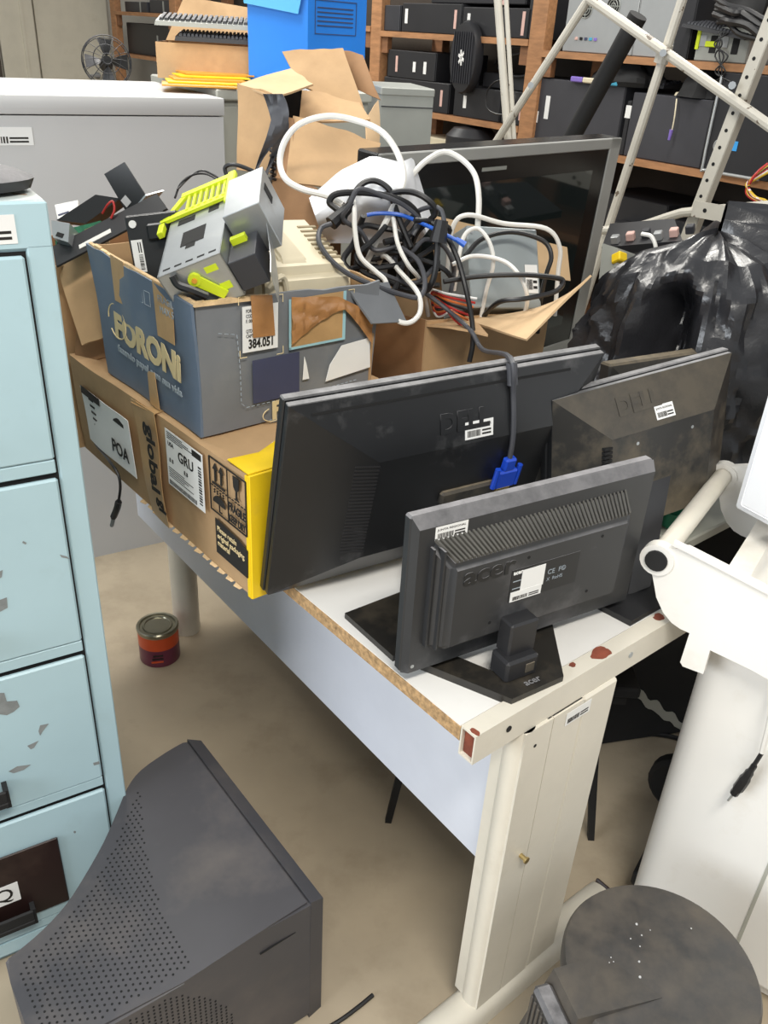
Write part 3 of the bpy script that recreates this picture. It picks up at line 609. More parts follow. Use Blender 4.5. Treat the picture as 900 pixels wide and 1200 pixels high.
# side printing: x dir = -y, up = z on face x=0
XN, ZN = (0, -1, 0), (0, 0, 1)
def side(y, z, d=-.004): return V((d-.02*(z/bh)*max(0, (y/bl))-.0, y, z))
sticker(GB, side(.25, .098, -.0065), XN, ZN, .126, .104, name='shipping_label', bars=False)
lb = [o for o in GB.children if o.name.startswith('shipping_label')][-1]
text('GRU', .026, 'printblack', lb, (.042, .060, .0008), (1, 0, 0), (0, 1, 0), bold=.0004); text('USA', .011, 'printblack', lb, (.008, .076, .0008), (1, 0, 0), (0, 1, 0)); text('8 8', .011, 'printblack', lb, (.010, .046, .0008), (1, 0, 0), (0, 1, 0)); text('8.8', .011, 'printblack', lb, (.06, .042, .0008), (1, 0, 0), (0, 1, 0))
mb = MB()
for k in range(4): mb.bx(.006, .06+.02*((k*7) % 3), .099-k*.0035, .1003-k*.0035, .0006, .0009)
for k in range(5): mb.bx(.006, .06+.015*((k*5) % 3), .034-k*.004, .0352-k*.004, .0006, .0009)
for k in range(14): mb.bx(.110, .120, .010+k*.005, .0122+k*.005+(.001 if k % 3 else 0), .0006, .0009)
for k in range(26): mb.bx(.005+k*.0037, .007+k*.0037, .003, .011, .0006, .0009)
mb.bx(.092, .122, .090, .101, .0006, .0009); mb.build('print', 'printblack', lb)
lb2 = MB(frame(side(.575, .058, -.013), (-.02, -1, 0), (-1, 0, 0))).quad((0, 0, 0), (.215, .004, 0), (.20, .112, 0), (-.02, .105, 0), .0008, 8, 6, .006, 3).build('crumpled_label', 'paper', GB)
text('POA', .036, 'printblack', lb2, side(.452, .085, -.0185), XN, ZN, bold=.0006)
mb = MB()
for k in range(7): mb.bx(-.0195, -.0190, .535-.004*k, .556-.004*k, .148-.012*k, .152-.012*k)
mb.bx(-.021, -.0205, .50, .585, .153, .168).bx(-.0195, -.019, .40, .485, .145, .16).build('print', 'printblack', lb2)
tp = MB().quad(side(.338, -.002, -.007), side(.268, -.002, -.007), side(.272, bh+.006, -.008), side(.355, bh+.004, -.010), .0008, 6, 16, .006, 8).build('packing_tape', 'tapetan', GB)
MB().quad(side(.355, bh+.004, -.010), side(.272, bh+.006, -.008), (.05, .30, bh+.004), (.05, .35, bh+.004), .0008, 6, 8, .008, 2).build('packing_tape', 'tapetan', GB)
text('global', .044, 'printblack', tp, side(.296, .196, -.0155), (0, -.05, -1), (0, -1, 0), bold=.0012, wid=.125); text('gl', .038, 'printblack', tp, side(.292, .05, -.0115), (0, -.05, -1), (0, -1, 0), bold=.001)
# handling marks
hm = MB()
def hb_(y0, y1, z0, z1): hm.bx(-.0062, -.0045, y0, y1, z0, z1)
Y0, Y1, Z0, Z1 = .004, .112, .112, .205
for z in (Z0, Z1): hb_(Y0, Y1, z-.001, z+.001)
for y in (Y0, Y1): hb_(y-.001, y+.001, Z0, Z1)
hb_(.057, .0582, Z0, Z1)
for k in range(12): hb_(Y0+k*.009, Y0+k*.009+.006, .157, .1583)
for y in (.076, .094):                                   # arrows up
    hb_(y-.0022, y+.0022, .168, .190); hm.prism([(-.0075, 0), (.0075, 0), (0, .011)], -.0008, .0008, mx=frame((-.0054, y, .188), (0, -1, 0), (-1, 0, 0)))
hb_(.066, .104, .1615, .1645)
hm.prism([(-.009, .040), (.009, .040), (.0075, .022), (.002, .016), (.002, .004), (.008, .001), (-.008, .001), (-.002, .004), (-.002, .016), (-.0075, .022)], -.0008, .0008, mx=frame((-.0054, .031, .161), (0, -1, 0), (-1, 0, 0)))
um = [(.019*math.cos(math.radians(a)), .014*math.sin(math.radians(a))) for a in range(0, 181, 15)]
hm.prism(um, -.0008, .0008, mx=frame((-.0054, .085, .130), (0, -1, 0), (-1, 0, 0))); hb_(.0842, .0858, .117, .132); hb_(.078, .085, .1165, .118)
for k in range(8): hb_(.070+(k % 4)*.009, .073+(k % 4)*.009, .1465+.004*(k//4), .149+.004*(k//4))
hm.build('handling_marks', 'printblack', GB)
text('FRAGILE', .020, 'printblack', GB, (-.0062, .055, .137), XN, ZN, bold=.0006, wid=.049); text('KEEP DRY', .018, 'printblack', GB, (-.0062, .055, .117), XN, ZN, bold=.0006, wid=.049)
bp_ = MB().prism([(0, 0), (.095, .0), (.097, .050), (.070, .058), (.0, .064)], -.0008, .0008, mx=frame((-.0054, .10, .036), (0, -1, 0), (-1, 0, 0))).build('printed_panel', 'printblack', GB)
text('Please retain\noriginal packaging\nmaterial', .0135, 'printcream', bp_, (-.0066, .094, .080), XN, ZN, wid=.082)
ft_ = MB()
for k in range(14):
    y = .03+k*.026; ft_.quad((-.001, y, .002), (-.001, y+.02, .002), (-.005-.004*random.random(), y+.018, -.001), (-.005, y+.003, -.001), .0008, 2, 2, .003, k)
ft_.build('torn_edge', 'cardedge', GB)
MB().prism([(.0, .0), (.05, .008), (.058, .03), (.012, .026)], bh+.003, bh+.0036, mx=M.Translation((.075, .05, 0))).build('paper_slip', 'paper', GB)
# cable with a mini plug dangling from the box
q0 = T(-.095, .95, .80)
UC = thing('dangling_cable', 'thin black cable with a small plug dangling below the shipping box', 'cable', M.Translation(q0))
Pq = lambda u, v: onpl(u, v, T(-.10, 0, 0), E1)-q0
MB().tube([T(-.07, 1.0, .775)-q0, Pq(128, 540), Pq(138, 555), Pq(141, 570), Pq(139, 588)], .0026, 6).build('cord', 'blackcable', UC)
MB().tube([Pq(139, 588), Pq(137, 596), Pq(133, 606)], .0065, 6).build('plug', 'blackcable', UC); MB().tube([Pq(133, 606), Pq(132, 612), Pq(131, 616)], .004, 6).build('plug_tip', 'steel', UC)
# ================================================================== GREY-BLUE PRINTED BOX
FB = thing('printed_box', 'grey-blue printed cardboard box heaped with computer parts on the shipping box', 'box', rz(T(-.06, .555, .9585), TH))
fx, fy, fh = .335, .345, .212
FBM = rz(T(-.06, .555, .9585), TH)
def wall(nm, a, b, c, d, m, seed): return MB().quad(a, b, c, d, .005, 12, 8, .005, seed, .006).build(nm, m, FB)
wall('side_wall', (0, fy, 0), (0, 0, 0), (-.002, -.0, fh), (-.012, fy+.008, fh+.018), 'foroni', 1)
fw_ = wall('front_wall', (0, 0, 0), (fx, 0, 0), (fx+.004, -.006, fh-.006), (-.002, 0, fh), 'foroni_end', 2)
wall('back_wall', (fx, fy, 0), (0, fy, 0), (-.012, fy+.008, fh+.018), (fx, fy+.004, fh), 'card', 3)
wall('side_wall', (fx, 0, 0), (fx, fy, 0), (fx, fy+.004, fh), (fx+.004, -.006, fh-.006), 'card', 4)
MB().bx(.003, fx-.003, .003, fy-.003, 0, .004).build('box_floor', 'card', FB)
re = MB()                                                # torn rim
def rim_(p0, p1, n, sd):
    for k in range(n):
        a = V(p0).lerp(V(p1), k/n); b_ = V(p0).lerp(V(p1), (k+1)/n); h = .002+.004*abs(noise.noise(a*40+V((sd, 0, 0))))
        re.hexa([a+V((-.004, -.004, -.003)), b_+V((-.004, -.004, -.003)), b_+V((.005, .005, -.003)), a+V((.005, .005, -.003))], [a+V((-.003, -.003, h)), b_+V((-.003, -.003, h)), b_+V((.004, .004, h)), a+V((.004, .004, h))])
rim_((-.012, fy+.006, fh+.018), (-.002, 0, fh), 16, 1); rim_((-.002, 0, fh), (.12, -.003, fh-.003), 10, 2)
re.build('torn_rim', 'cardedge', FB)
fo = FBM.translation
def FLp(u, v, d=.004): q = onpl(u, v, fo-E1*.006, E1)-fo; return V((-.006-d, q.dot(E2), q.z))
def FFp(u, v, d=.004): q = onpl(u, v, fo-E2*.005, E2)-fo; return V((q.dot(E1), -.005-d, q.z))
XL = (0, -1, 0)
text('FORONi', .060, 'printcream', FB, (-.011, .283, .088), (0, -1, -.03), (0, 0, 1), bold=.003, wid=.238)
text('fazendo papel com sua vida', .017, 'printgrey', FB, (-.011, .278, .062), (0, -1, -.03), (0, 0, 1), bold=.0006, wid=.235)
ring = MB(); ring.tube([V((-.011, .270+.034*math.cos(a), .116+.030*math.sin(a))) for a in [k*.35 for k in range(17)]], .0012, 5); ring.build('logo_ring', 'printcream', FB)
def patch(nm, pts, m, seed=0, wav=.003, nu=6, nv=6): return MB().quad(*pts, .0008, nu, nv, wav, seed).build(nm, m, FB)
patch('tape_strip', [(-.013, .262, .155), (-.012, .218, .155), (-.013, .216, .228), (-.015, .26, .232)], 'tapetan', 4)
patch('tape_strip', [(-.011, .115, .135), (-.011, .058, .135), (-.010, .058, .216), (-.011, .118, .222)], 'tapetan', 5)
patch('tape_strip', [(-.011, .165, .002), (-.011, .128, .002), (-.011, .136, .066), (-.011, .165, .06)], 'tapetan', 6)
text('FRAGIL\n MAX 5', .016, 'printgrey', FB, (-.011, .105, .192), XL, (0, 0, 1), wid=.05)
ic = MB()
for y in (.178, .152):
    for a, b_ in (((y, .198), (y-.02, .198)), ((y-.02, .198), (y-.02, .176)), ((y-.02, .176), (y, .176)), ((y, .176), (y, .198))): ic.tube([(-.0112, *a), (-.0112, *b_)], .0006, 4, smooth=False)
ic.build('icon_frames', 'printgrey', FB)
# front: die-cut line, labels, tapes
dl = MB(); pth = [(.03, .165), (.062, .158), (.066, .10), (.066, .045), (.075, .036), (.2, .036), (.30, .040)]
for a, b_ in zip(pth, pth[1:]):
    L_ = math.dist(a, b_); n = max(1, int(L_/.009))
    for k in range(n):
        t0_, t1_ = k/n, (k+.6)/n; dl.tube([(a[0]+(b_[0]-a[0])*t, -.0062, a[1]+(b_[1]-a[1])*t) for t in (t0_, t1_)], .0007, 4, smooth=False)
stuff(dl.build('dashed_cut_line', 'printgrey', FB))
lb = sticker(FB, (.070, -.0075, .128), (1, 0, -.02), (0, 0, 1), .064, .072, name='stock_label', bars=False)
text('384.051', .020, 'printblack', lb, (.010, .006, .0008), (1, 0, 0), (0, 1, 0), bold=.0006, wid=.044)
text('FORONI 79145\nCOD 2MM\nF. 0000 COPIEL-0\n\nQTD     MM 0\nCAPT ORAL ABDORET', .0078, 'printblack', lb, (.006, .062, .0008), (1, 0, 0), (0, 1, 0), wid=.052)
patch('tape_strip', [(.088, -.010, .150), (.128, -.010, .148), (.124, -.009, .212), (.086, -.009, .216)], 'tape', 7, .002)
wl = MB().bx(.156, .268, -.008, -.0072, .118, .122).bx(.156, .16, -.008, -.0072, .118, .2).bx(.262, .268, -.008, -.0072, .122, .2).build('label_border', 'cyan', FB)
MB().bx(.16, .262, -.0078, -.0072, .122, .200).build('window_label', 'tapetan', FB); 
def tapef(u, v):
    x = .158+.165*u; zt_ = .205-.02*u; zb = .128+.045*math.sin(u*2.2)-.075*max(0, u-.62)*2.2; z = zb+(zt_-zb)*v-.05*max(0, u-.55)*v*1.3
    return V((x, -.010-.005*abs(noise.noise(V((x*60, z*60, 1)))) - .006*abs(noise.noise(V((x*25+z*40, z*14, 5)))), z))
MB().grid(tapef, 26, 14, .0006).build('crumpled_tape', 'tape', FB, smooth=20)
MB().prism([(.230, .050), (.326, .058), (.322, .112), (.262, .108), (.238, .078)], .0066, .0074, mx=M(((1, 0, 0, 0), (0, 0, -1, 0), (0, 1, 0, 0), (0, 0, 0, 1)))).build('paper_note', 'paper', FB)
MB().bx(.088, .176, -.0076, -.006, .04, .112).build('printed_square', 'navy', FB)
MB().prism([(.183, .062), (.196, .062), (.190, .09), (.186, .102)], .0066, .0074, mx=M(((1, 0, 0, 0), (0, 0, -1, 0), (0, 1, 0, 0), (0, 0, 0, 1)))).build('torn_scrap', 'paper', FB)
text('F', .042, 'printcream', FB, (.122, -.0072, .006), (1, 0, 0), (0, 0, 1), bold=.002); text('Tecno', .008, 'printgrey', FB, (.118, -.0072, -.0), (1, 0, 0), (0, 0, 1))
ring = MB(); ring.tube([V((.125+.020*math.cos(a), -.0072, .014+.012*math.sin(a))) for a in [2.0+k*.3 for k in range(14)]], .001, 5); ring.build('logo_ring', 'printcream', FB)
ck = MB()
for x, z, sx, sz in ((.066, .215, 1, -1), (.145, .21, -1, -1), (.066, .12, 1, 1), (.145, .115, -1, 1), (.285, .20, -1, -1)):
    ck.tube([(x+.012*sx, -.0068, z), (x, -.0068, z), (x, -.0068, z+.012*sz)], .0008, 4, smooth=False)
ck.build('crop_marks', 'printcream', FB)
fl_ = MB().quad((.272, -.004, fh-.004), (fx+.035, .005, fh-.012), (fx+.05, -.03, fh-.075), (.305, -.035, fh-.065), .004, 6, 6, .006, 5).build('folded_flap', 'foroni_end', FB)

# ---- contents of the printed box
bl_ = atz(184, 326, 1.20); br_ = atz(256, 297, 1.242); tl2 = atz(211, 248, 1.262)
nrm = (br_-bl_).cross(tl2-bl_).normalized(); cmx = frame(bl_, br_-bl_, nrm)
CG = thing('drive_cage', 'bare metal drive cage with lime yellow clips sticking out of the printed box', 'drive cage', cmx)
cw, chh, cdp = .104, .178, .075
c1 = MB(); c1.bx(0, cw, 0, chh, -.002, 0, .0005).bx(0, .002, 0, chh, -cdp, 0).bx(cw-.002, cw, 0, chh, -cdp, 0).bx(0, cw, 0, .002, -cdp, 0).bx(0, cw, 0, chh, -cdp, -cdp+.002)
c1.bx(0, cw, .003, .0045, -.05, -.002)
cage = c1.build('cage_shell', 'steel', CG)
for (x0, x1, y0, y1) in ((.030, .070, .065, .108), (.016, .046, .138, .154), (.070, .088, .142, .158), (.040, .056, .054, .068)): MB().bx(x0, x1, y0, y1, -.001, .0005).build('cutout', 'darkhole', cage)
sl_ = MB()
for k in range(5): sl_.bx(.008+k*.019, .020+k*.019, .012, .016, 0, .0004)
sl_.build('slots', 'darkhole', cage)
for (x0, x1, z0, z1) in ((.070, .09, -.022, -.012), (.078, .095, -.056, -.044)): MB().bx(x0, x1, -.0006, .0, z0, z1).build('clip_slot', 'lime', cage)
lv = MB(); lv.cyl((.050, -.006, -.022), (.050, 0, -.022), .010, n=16); lv.hexa([(.042, -.005, -.026), (.059, -.005, -.020), (.086, -.005, -.058), (.074, -.005, -.066)], [(.042, -.001, -.026), (.059, -.001, -.020), (.086, -.001, -.058), (.074, -.001, -.066)]); lvo = lv.build('lever', 'lime', CG)
MB().cyl((.050, -.008, -.022), (.050, -.005, -.022), .004, n=10).build('rivet', 'orange', lvo)
bk = MB()                                                # slotted yellow bracket along the top
bk.bx(-.016, .115, chh-.02, chh-.006, .002, .007).bx(.018, .115, chh+.035, chh+.048, .004, .010).bx(.104, .118, chh-.05, chh+.045, .004, .014, .002)
for k in range(7): bk.bx(.030+k*.0108, .0345+k*.0108, chh-.012, chh+.038, .003, .008)
bk.hexa([(-.016, chh-.02, .002), (-.006, chh-.02, .002), (.028, chh+.036, .004), (.016, chh+.036, .004)], [(-.016, chh-.02, .007), (-.006, chh-.02, .007), (.028, chh+.036, .009), (.016, chh+.036, .009)])
bk.bx(-.018, -.008, chh-.05, chh-.012, -.004, .006, .001)
bko = bk.build('bracket', 'lime', CG)
sd = MB(); sd.bx(cw+.006, cw+.066, .070, .185, -.060, .016, .001); sdo = sd.build('side_bay', 'steel', CG)
MB().bx(cw+.056, cw+.0668, .13, .15, -.02, .006).build('cutout', 'darkhole', sdo)
MB().bx(cw+.001, cw+.045, .0, .066, -.07, -.02, .001).build('inner_drive', 'pcdark', CG); MB().bx(cw+.006, cw+.03, .046, .056, -.02, -.010).build('clip', 'lime', CG)
MB().grid(lambda u, v: V((cw+.050+.012*u, .09-.12*v, -.060+.05*u-.03*math.sin(v*1.6))), 8, 4, .001).build('bent_plate', 'steel', CG)
MB().tube([(.024, -.003, -.004), (.026, -.008, -.018), (.04, -.012, -.03), (.055, -.01, -.05)], .006, 7).build('black_strap', 'blackpl', CG)
# black drive bezel with a white sticker
o_ = atz(160, 335, 1.15); mxb = frame(o_, atz(205, 330, 1.16)-o_, (atz(160, 335, 1.15)-EYE)*-1)
BP = thing('optical_drive', 'black drive with a white sticker beside the metal drive cage', 'drive', mxb)
MB().bx(.0, .085, 0, .108, -.03, 0, .003).build('bezel_plate', 'blackclean', BP); MB().bx(.034, .07, .066, .092, 0, .008, .003).build('raised_block', 'blackpl', BP)
sticker(BP, (.004, .01, .0005), (0, 1, 0), (-1, 0, 0), .05, .018, paper='paper').matrix_local = M.Translation((.022, .02, .0005)) @ M.Rotation(math.pi/2, 4, 'Z')
MB().cyl((.012, .094, 0), (.012, .094, .003), .006, n=14).build('screw', 'paper', BP)
# beige housing
o_ = atz(303, 338, 1.165); x_ = atz(418, 322, 1.165); bmx = frame(o_, x_-o_, EZ)
BG = thing('beige_adapter', 'beige rounded plastic device with vent slots in the printed box', 'device', bmx)
bw_ = (x_-o_).length
hb2 = MB().hexa([(0, 0, -.06), (bw_, 0, -.06), (bw_, .15, -.06), (0, .15, -.06)], [(.0, .005, .02), (bw_, .005, .012), (bw_-.01, .14, .075), (.03, .14, .085)])
bmesh.ops.bevel(hb2.bm, geom=hb2.bm.edges[:], offset=.014, segments=4, affect='EDGES'); bgo = hb2.build('housing', 'beige', BG, smooth=60)
hp = MB().hexa([(.055, .02, .02), (.115, .02, .018), (.10, .13, .075), (.05, .13, .078)], [(.06, .03, .036), (.108, .03, .034), (.095, .12, .088), (.056, .12, .09)])
bmesh.ops.bevel(hp.bm, geom=hp.bm.edges[:], offset=.004, segments=2, affect='EDGES'); hp.build('raised_spine', 'beige', bgo)
vs_ = MB(M.Translation((0, 0, -.0026)))
for k in range(7): vs_.hexa([(.012+.001*k, .03+k*.012, .0345+k*.0057), (.042, .03+k*.012, .032+k*.0057), (.042, .034+k*.012, .034+k*.0057), (.012+.001*k, .034+k*.012, .0365+k*.0057)], [(.012+.001*k, .03+k*.012, .0375+k*.0057), (.042, .03+k*.012, .035+k*.0057), (.042, .034+k*.012, .037+k*.0057), (.012+.001*k, .034+k*.012, .0395+k*.0057)])
vs_.build('vent_slots', 'slotbrown', bgo); vs_ = MB(M.Translation((0, 0, -.0026)))
for k in range(8): vs_.hexa([(bw_-.05, .03+k*.011, .0275+k*.005), (bw_-.012, .03+k*.011, .0255+k*.005), (bw_-.012, .034+k*.011, .0275+k*.005), (bw_-.05, .034+k*.011, .0295+k*.005)], [(bw_-.05, .03+k*.011, .0315+k*.005), (bw_-.012, .03+k*.011, .0285+k*.005), (bw_-.012, .034+k*.011, .0305+k*.005), (bw_-.05, .034+k*.011, .0325+k*.005)])
vs_.build('vent_slots', 'slotbrown', bgo)
MB().tube([(.015, -.004, .0), (.03, -.008, .014), (.045, -.004, .012), (.055, .0, -.02)], .005, 7).build('strain_relief', 'beige', BG)

# ================================================================== BROWN BOX WITH CABLES AND POWER SUPPLY (behind the wide monitor)
X0, X1, Y0_, Y1_ = .405, .745, .565, .80
KB = thing('cable_box', 'open brown cardboard box full of cables and a power supply behind the wide monitor', 'box', rz(T(X0, Y0_, .7405), TH))
wx_, wy_, wh_ = X1-X0, Y1_-Y0_, .335
for i, (a, b_, c, d, m) in enumerate((((0, 0, 0), (wx_, 0, 0), (wx_, -.004, wh_-.03), (0, 0, wh_), 'card'), ((0, wy_, 0), (0, 0, 0), (0, 0, wh_), (-.02, wy_, wh_-.02), 'carddark'), ((wx_, wy_, 0), (0, wy_, 0), (-.02, wy_, wh_-.02), (wx_, wy_, wh_+.02), 'cardlight'), ((wx_, 0, 0), (wx_, wy_, 0), (wx_+.005, wy_, wh_+.02), (wx_, -.004, wh_-.03), 'card'))):  # left wall's darker card has the neighbouring flap's shade put into its colour
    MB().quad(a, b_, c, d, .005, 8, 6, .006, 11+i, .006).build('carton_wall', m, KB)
MB().bx(.003, wx_-.003, .003, wy_-.003, 0, .004).build('carton_floor', 'card', KB)
f1 = [atz(u, v, z) for u, v, z in ((575, 386, 1.05), (668, 338, 1.06), (693, 322, 1.10), (612, 393, 1.045))]
inv = rz(T(X0, Y0_, .7405), TH).inverted(); F = [inv @ p for p in f1]
def flap(nm, pts, m='cardlight', seed=1, wav=.006, par=None, mxi=None): return MB().quad(*pts, .004, 10, 5, wav, seed, .006).build(nm, m, par)
flap('torn_flap', [inv @ p for p in (T(X0+.10, Y0_-.004, 1.062), T(X1+.01, Y0_-.008, 1.05), atd(692, 322, 1.66), atd(617, 396, 1.53))], par=KB, seed=3)
flap('torn_flap', [inv @ p for p in (T(X0+.0, Y0_-.004, 1.07), T(X0+.12, Y0_-.008, 1.062), atd(572, 390, 1.56), atd(530, 382, 1.56))], par=KB, seed=9, m='card')
flap('back_flap', [inv @ p for p in (atd(505, 252, 1.87), atd(664, 290, 1.98), atd(668, 330, 1.97), atd(508, 300, 1.87))], par=KB, seed=6, m='cardlight')
# power supply
o_ = atd(552, 348, 1.68); pmx = frame(o_, atd(634, 350, 1.76)-o_, atd(575, 272, 1.735)-o_)
PS = thing('power_supply', 'grey metal computer power supply sitting in the open cable box', 'power supply', pmx)
pw = (atd(634, 350, 1.76)-o_).length; ph_ = (atd(575, 272, 1.735)-o_).length
MB().bx(0, pw, 0, .12, -.02, ph_, .002).build('psu_case', 'psugrey', PS)
MB().bx(pw, pw+.0008, .012, .05, .01, ph_-.03).build('psu_label', 'paper', PS)
sticker(PS, (pw-.034, -.0015, .01), (1, 0, 0), (0, 0, 1), .028, .055, name='rating_label')
for x in (.01, pw-.012): MB().cyl((x, -.002, ph_-.012), (x, 0, ph_-.012), .004, n=10).build('screw', 'steel', PS)
for i, m in enumerate(('redcable', 'yelcable', 'orcable', 'redcable', 'blackcable', 'orcable', 'redcable', 'paper')):
    j = i*.004
    w = MB().tube([atd(545+i*2, 385-i*5, 1.60), atd(530-i, 372-i*4, 1.60), atd(518-i*2, 355-i*2, 1.61+j), atd(505+i, 350+i*3, 1.64), atd(530, 362, 1.68)], .0022, 5).build('power_wire', m)
    tag(w, ['red wire looping out of the cable box, lowest of the bunch', 'yellow wire in the coloured wire bunch of the cable box', 'orange wire low in the coloured bunch of the cable box', 'red wire in the middle of the coloured wire bunch', 'black thin wire among the coloured wires of the cable box', 'orange wire high in the coloured bunch of the cable box', 'topmost red wire of the coloured wire bunch', 'pale wire on top of the coloured wire bunch'][i], 'wire', 'coloured power wires in the cable box')
# ---- cables
def cable(name, label, pts, r, m='blackcable', group=None, plug=None, sub=6):
    P = [atd(*p) if len(p) == 3 and p[0] > 5 else V(p) for p in pts]
    R = thing(name, label, 'cable', M.Translation(P[0]), group)
    MB().tube([p-P[0] for p in P], r, 8, sub).build('cord', m, R)
    if plug:
        for (a, b_, rad) in plug: MB().tube([atd(*a)-P[0], atd(*b_)-P[0]], [rad*.7, rad, rad, rad], 8, smooth=False).build('plug', m, R)
    return R
BG_ = 'cables heaped over the open boxes'
cable('power_cable', 'thick black power cable with large loop rising above the heap and round plug end', [(405, 252, 1.60), (392, 243, 1.6), (386, 236, 1.6), (396, 227, 1.6), (430, 226, 1.6), (462, 232, 1.6), (482, 242, 1.61), (490, 258, 1.62), (478, 276, 1.62), (450, 284, 1.6)], .0058, group=BG_, plug=[((412, 240, 1.6), (388, 262, 1.58), .013)])
cable('power_cable', 'black cable arching highest over the white bag', [(402, 262, 1.60), (410, 236, 1.62), (424, 216, 1.63), (440, 212, 1.63), (456, 222, 1.62), (462, 240, 1.62), (470, 262, 1.61), (482, 290, 1.6)], .0055, group=BG_)
cable('power_cable', 'long black cable curving down over the beige device to the wide monitor', [(388, 262, 1.57), (376, 268, 1.56), (374, 284, 1.53), (388, 305, 1.51), (410, 322, 1.5), (440, 335, 1.5), (470, 345, 1.52), (492, 348, 1.53), (498, 330, 1.55), (490, 306, 1.57), (470, 290, 1.58)], .0045, 'greycable', BG_)
cable('power_cable', 'black cable with a three-pin socket hanging in the middle of the heap', [(513, 282, 1.56), (512, 300, 1.555), (510, 318, 1.555), (505, 334, 1.56), (496, 342, 1.57), (476, 340, 1.58), (455, 330, 1.6)], .0055, group=BG_, plug=[((518, 258, 1.56), (513, 284, 1.56), .0155)])
cable('power_cable', 'black cable running to the far right around the power supply', [(520, 330, 1.58), (560, 324, 1.6), (610, 322, 1.62), (648, 325, 1.65), (660, 330, 1.66), (650, 342, 1.64), (615, 350, 1.62), (585, 354, 1.64), (565, 372, 1.70)], .0048, group=BG_)
cable('power_cable', 'black cable arched over the power supply case', [(545, 300, 1.66), (565, 280, 1.68), (600, 272, 1.72), (636, 282, 1.74), (646, 300, 1.74), (640, 322, 1.74), (634, 350, 1.76), (630, 390, 1.80)], .0045, group=BG_)
cable('power_cable', 'black cable dropping behind the wide monitor from the heap', [(505, 260, 1.6), (520, 272, 1.6), (535, 300, 1.585), (545, 335, 1.57), (553, 375, 1.57), (554, 402, 1.57), (550, 424, 1.575)], .0048, group=BG_)
loops = [(446, 258, 44, 30, .3), (470, 285, 50, 24, -.35), (440, 300, 36, 38, .6), (492, 292, 30, 46, .1), (480, 318, 52, 18, .2), (460, 262, 50, 34, -.5), (500, 312, 34, 30, .4), (450, 326, 46, 16, -.1)]
desc = ['uppermost small loop of black cable in the heap', 'flat black cable loop across the heap centre', 'black cable coil at the left of the heap', 'tall black cable coil near the three-pin socket', 'wide flat black cable coil low in the heap', 'black cable coil below the arching cable', 'small black cable coil beside the torn flap', 'lowest flat black cable coil over the printed box']
for i, (cx, cy, rx_, ry_, ph) in enumerate(loops):
    pts = []
    for k in range(10):
        a = ph*3+k*.62; rr_ = 1+.45*noise.noise(V((k*.7, i*2.1, 0)))
        pts.append((cx+rx_*rr_*math.cos(a)*math.cos(ph)-ry_*rr_*math.sin(a)*math.sin(ph), cy+rx_*rr_*math.cos(a)*math.sin(ph)+ry_*rr_*math.sin(a)*math.cos(ph), 1.585+.008*i+.025*math.sin(a*1.3+i)))
    cable('power_cable', desc[i], pts, .0042+.0006*(i % 3), 'blackcable' if i % 3 else 'greycable', BG_)
cable('network_cable', 'bright blue network cable with clear plug across the cable heap', [(430, 252, 1.6), (445, 250, 1.6), (470, 252, 1.605), (495, 262, 1.59), (520, 274, 1.575), (536, 282, 1.57)], .0035, 'bluecable', plug=[((534, 280, 1.57), (545, 287, 1.57), .006)])
cable('white_cable', 'thick white cable forming a large loop before the brown cartons', [(420, 330, 1.66), (440, 285, 1.62), (462, 240, 1.62), (473, 210, 1.66), (466, 180, 1.7), (448, 155, 1.72), (420, 142, 1.74), (385, 136, 1.74), (352, 145, 1.74), (334, 165, 1.72), (328, 190, 1.7), (335, 210, 1.67), (355, 222, 1.65), (385, 230, 1.63), (402, 240, 1.62)], .0058, 'whitecable')
cable('white_cable', 'white cable standing in a pointed arch before the television', [(468, 226, 1.72), (484, 204, 1.74), (500, 188, 1.76), (520, 178, 1.78), (540, 186, 1.78), (556, 204, 1.77), (561, 230, 1.75), (560, 262, 1.74), (556, 310, 1.76)], .0055, 'whitecable')
cable('white_cable', 'white cable hanging in a loop under the three-pin socket', [(410, 220, 1.70), (415, 240, 1.60), (416, 270, 1.57), (422, 300, 1.55), (440, 318, 1.54), (452, 330, 1.53), (454, 352, 1.52), (464, 374, 1.51), (480, 378, 1.51), (492, 366, 1.52), (490, 344, 1.53), (470, 320, 1.57), (450, 300, 1.62), (440, 320, 1.68)], .0045, 'whitecable')
cable('white_cable', 'white cable curling among the plugs at the left of the power supply', [(532, 340, 1.68), (538, 300, 1.65), (545, 275, 1.66), (560, 268, 1.67), (574, 285, 1.66), (578, 310, 1.66), (570, 340, 1.68), (562, 380, 1.70)], .004, 'whitecable')
cable('white_cable', 'white cable rounding the right side of the cable box', [(530, 310, 1.63), (555, 300, 1.64), (590, 306, 1.65), (610, 325, 1.64), (618, 350, 1.66), (612, 378, 1.72)], .004, 'whitecable')
cable('white_cable', 'pale straight cable dangling through the middle of the cable heap', [(452, 230, 1.70), (460, 252, 1.62), (466, 285, 1.57), (478, 310, 1.55), (494, 332, 1.60), (502, 370, 1.66)], .004, 'whitecable')
cable('white_cable', 'white cable curving over the power supply left edge', [(524, 320, 1.74), (530, 268, 1.72), (548, 252, 1.72), (590, 262, 1.75), (640, 268, 1.78), (656, 290, 1.80), (654, 320, 1.82), (650, 370, 1.84)], .0045, 'whitecable')

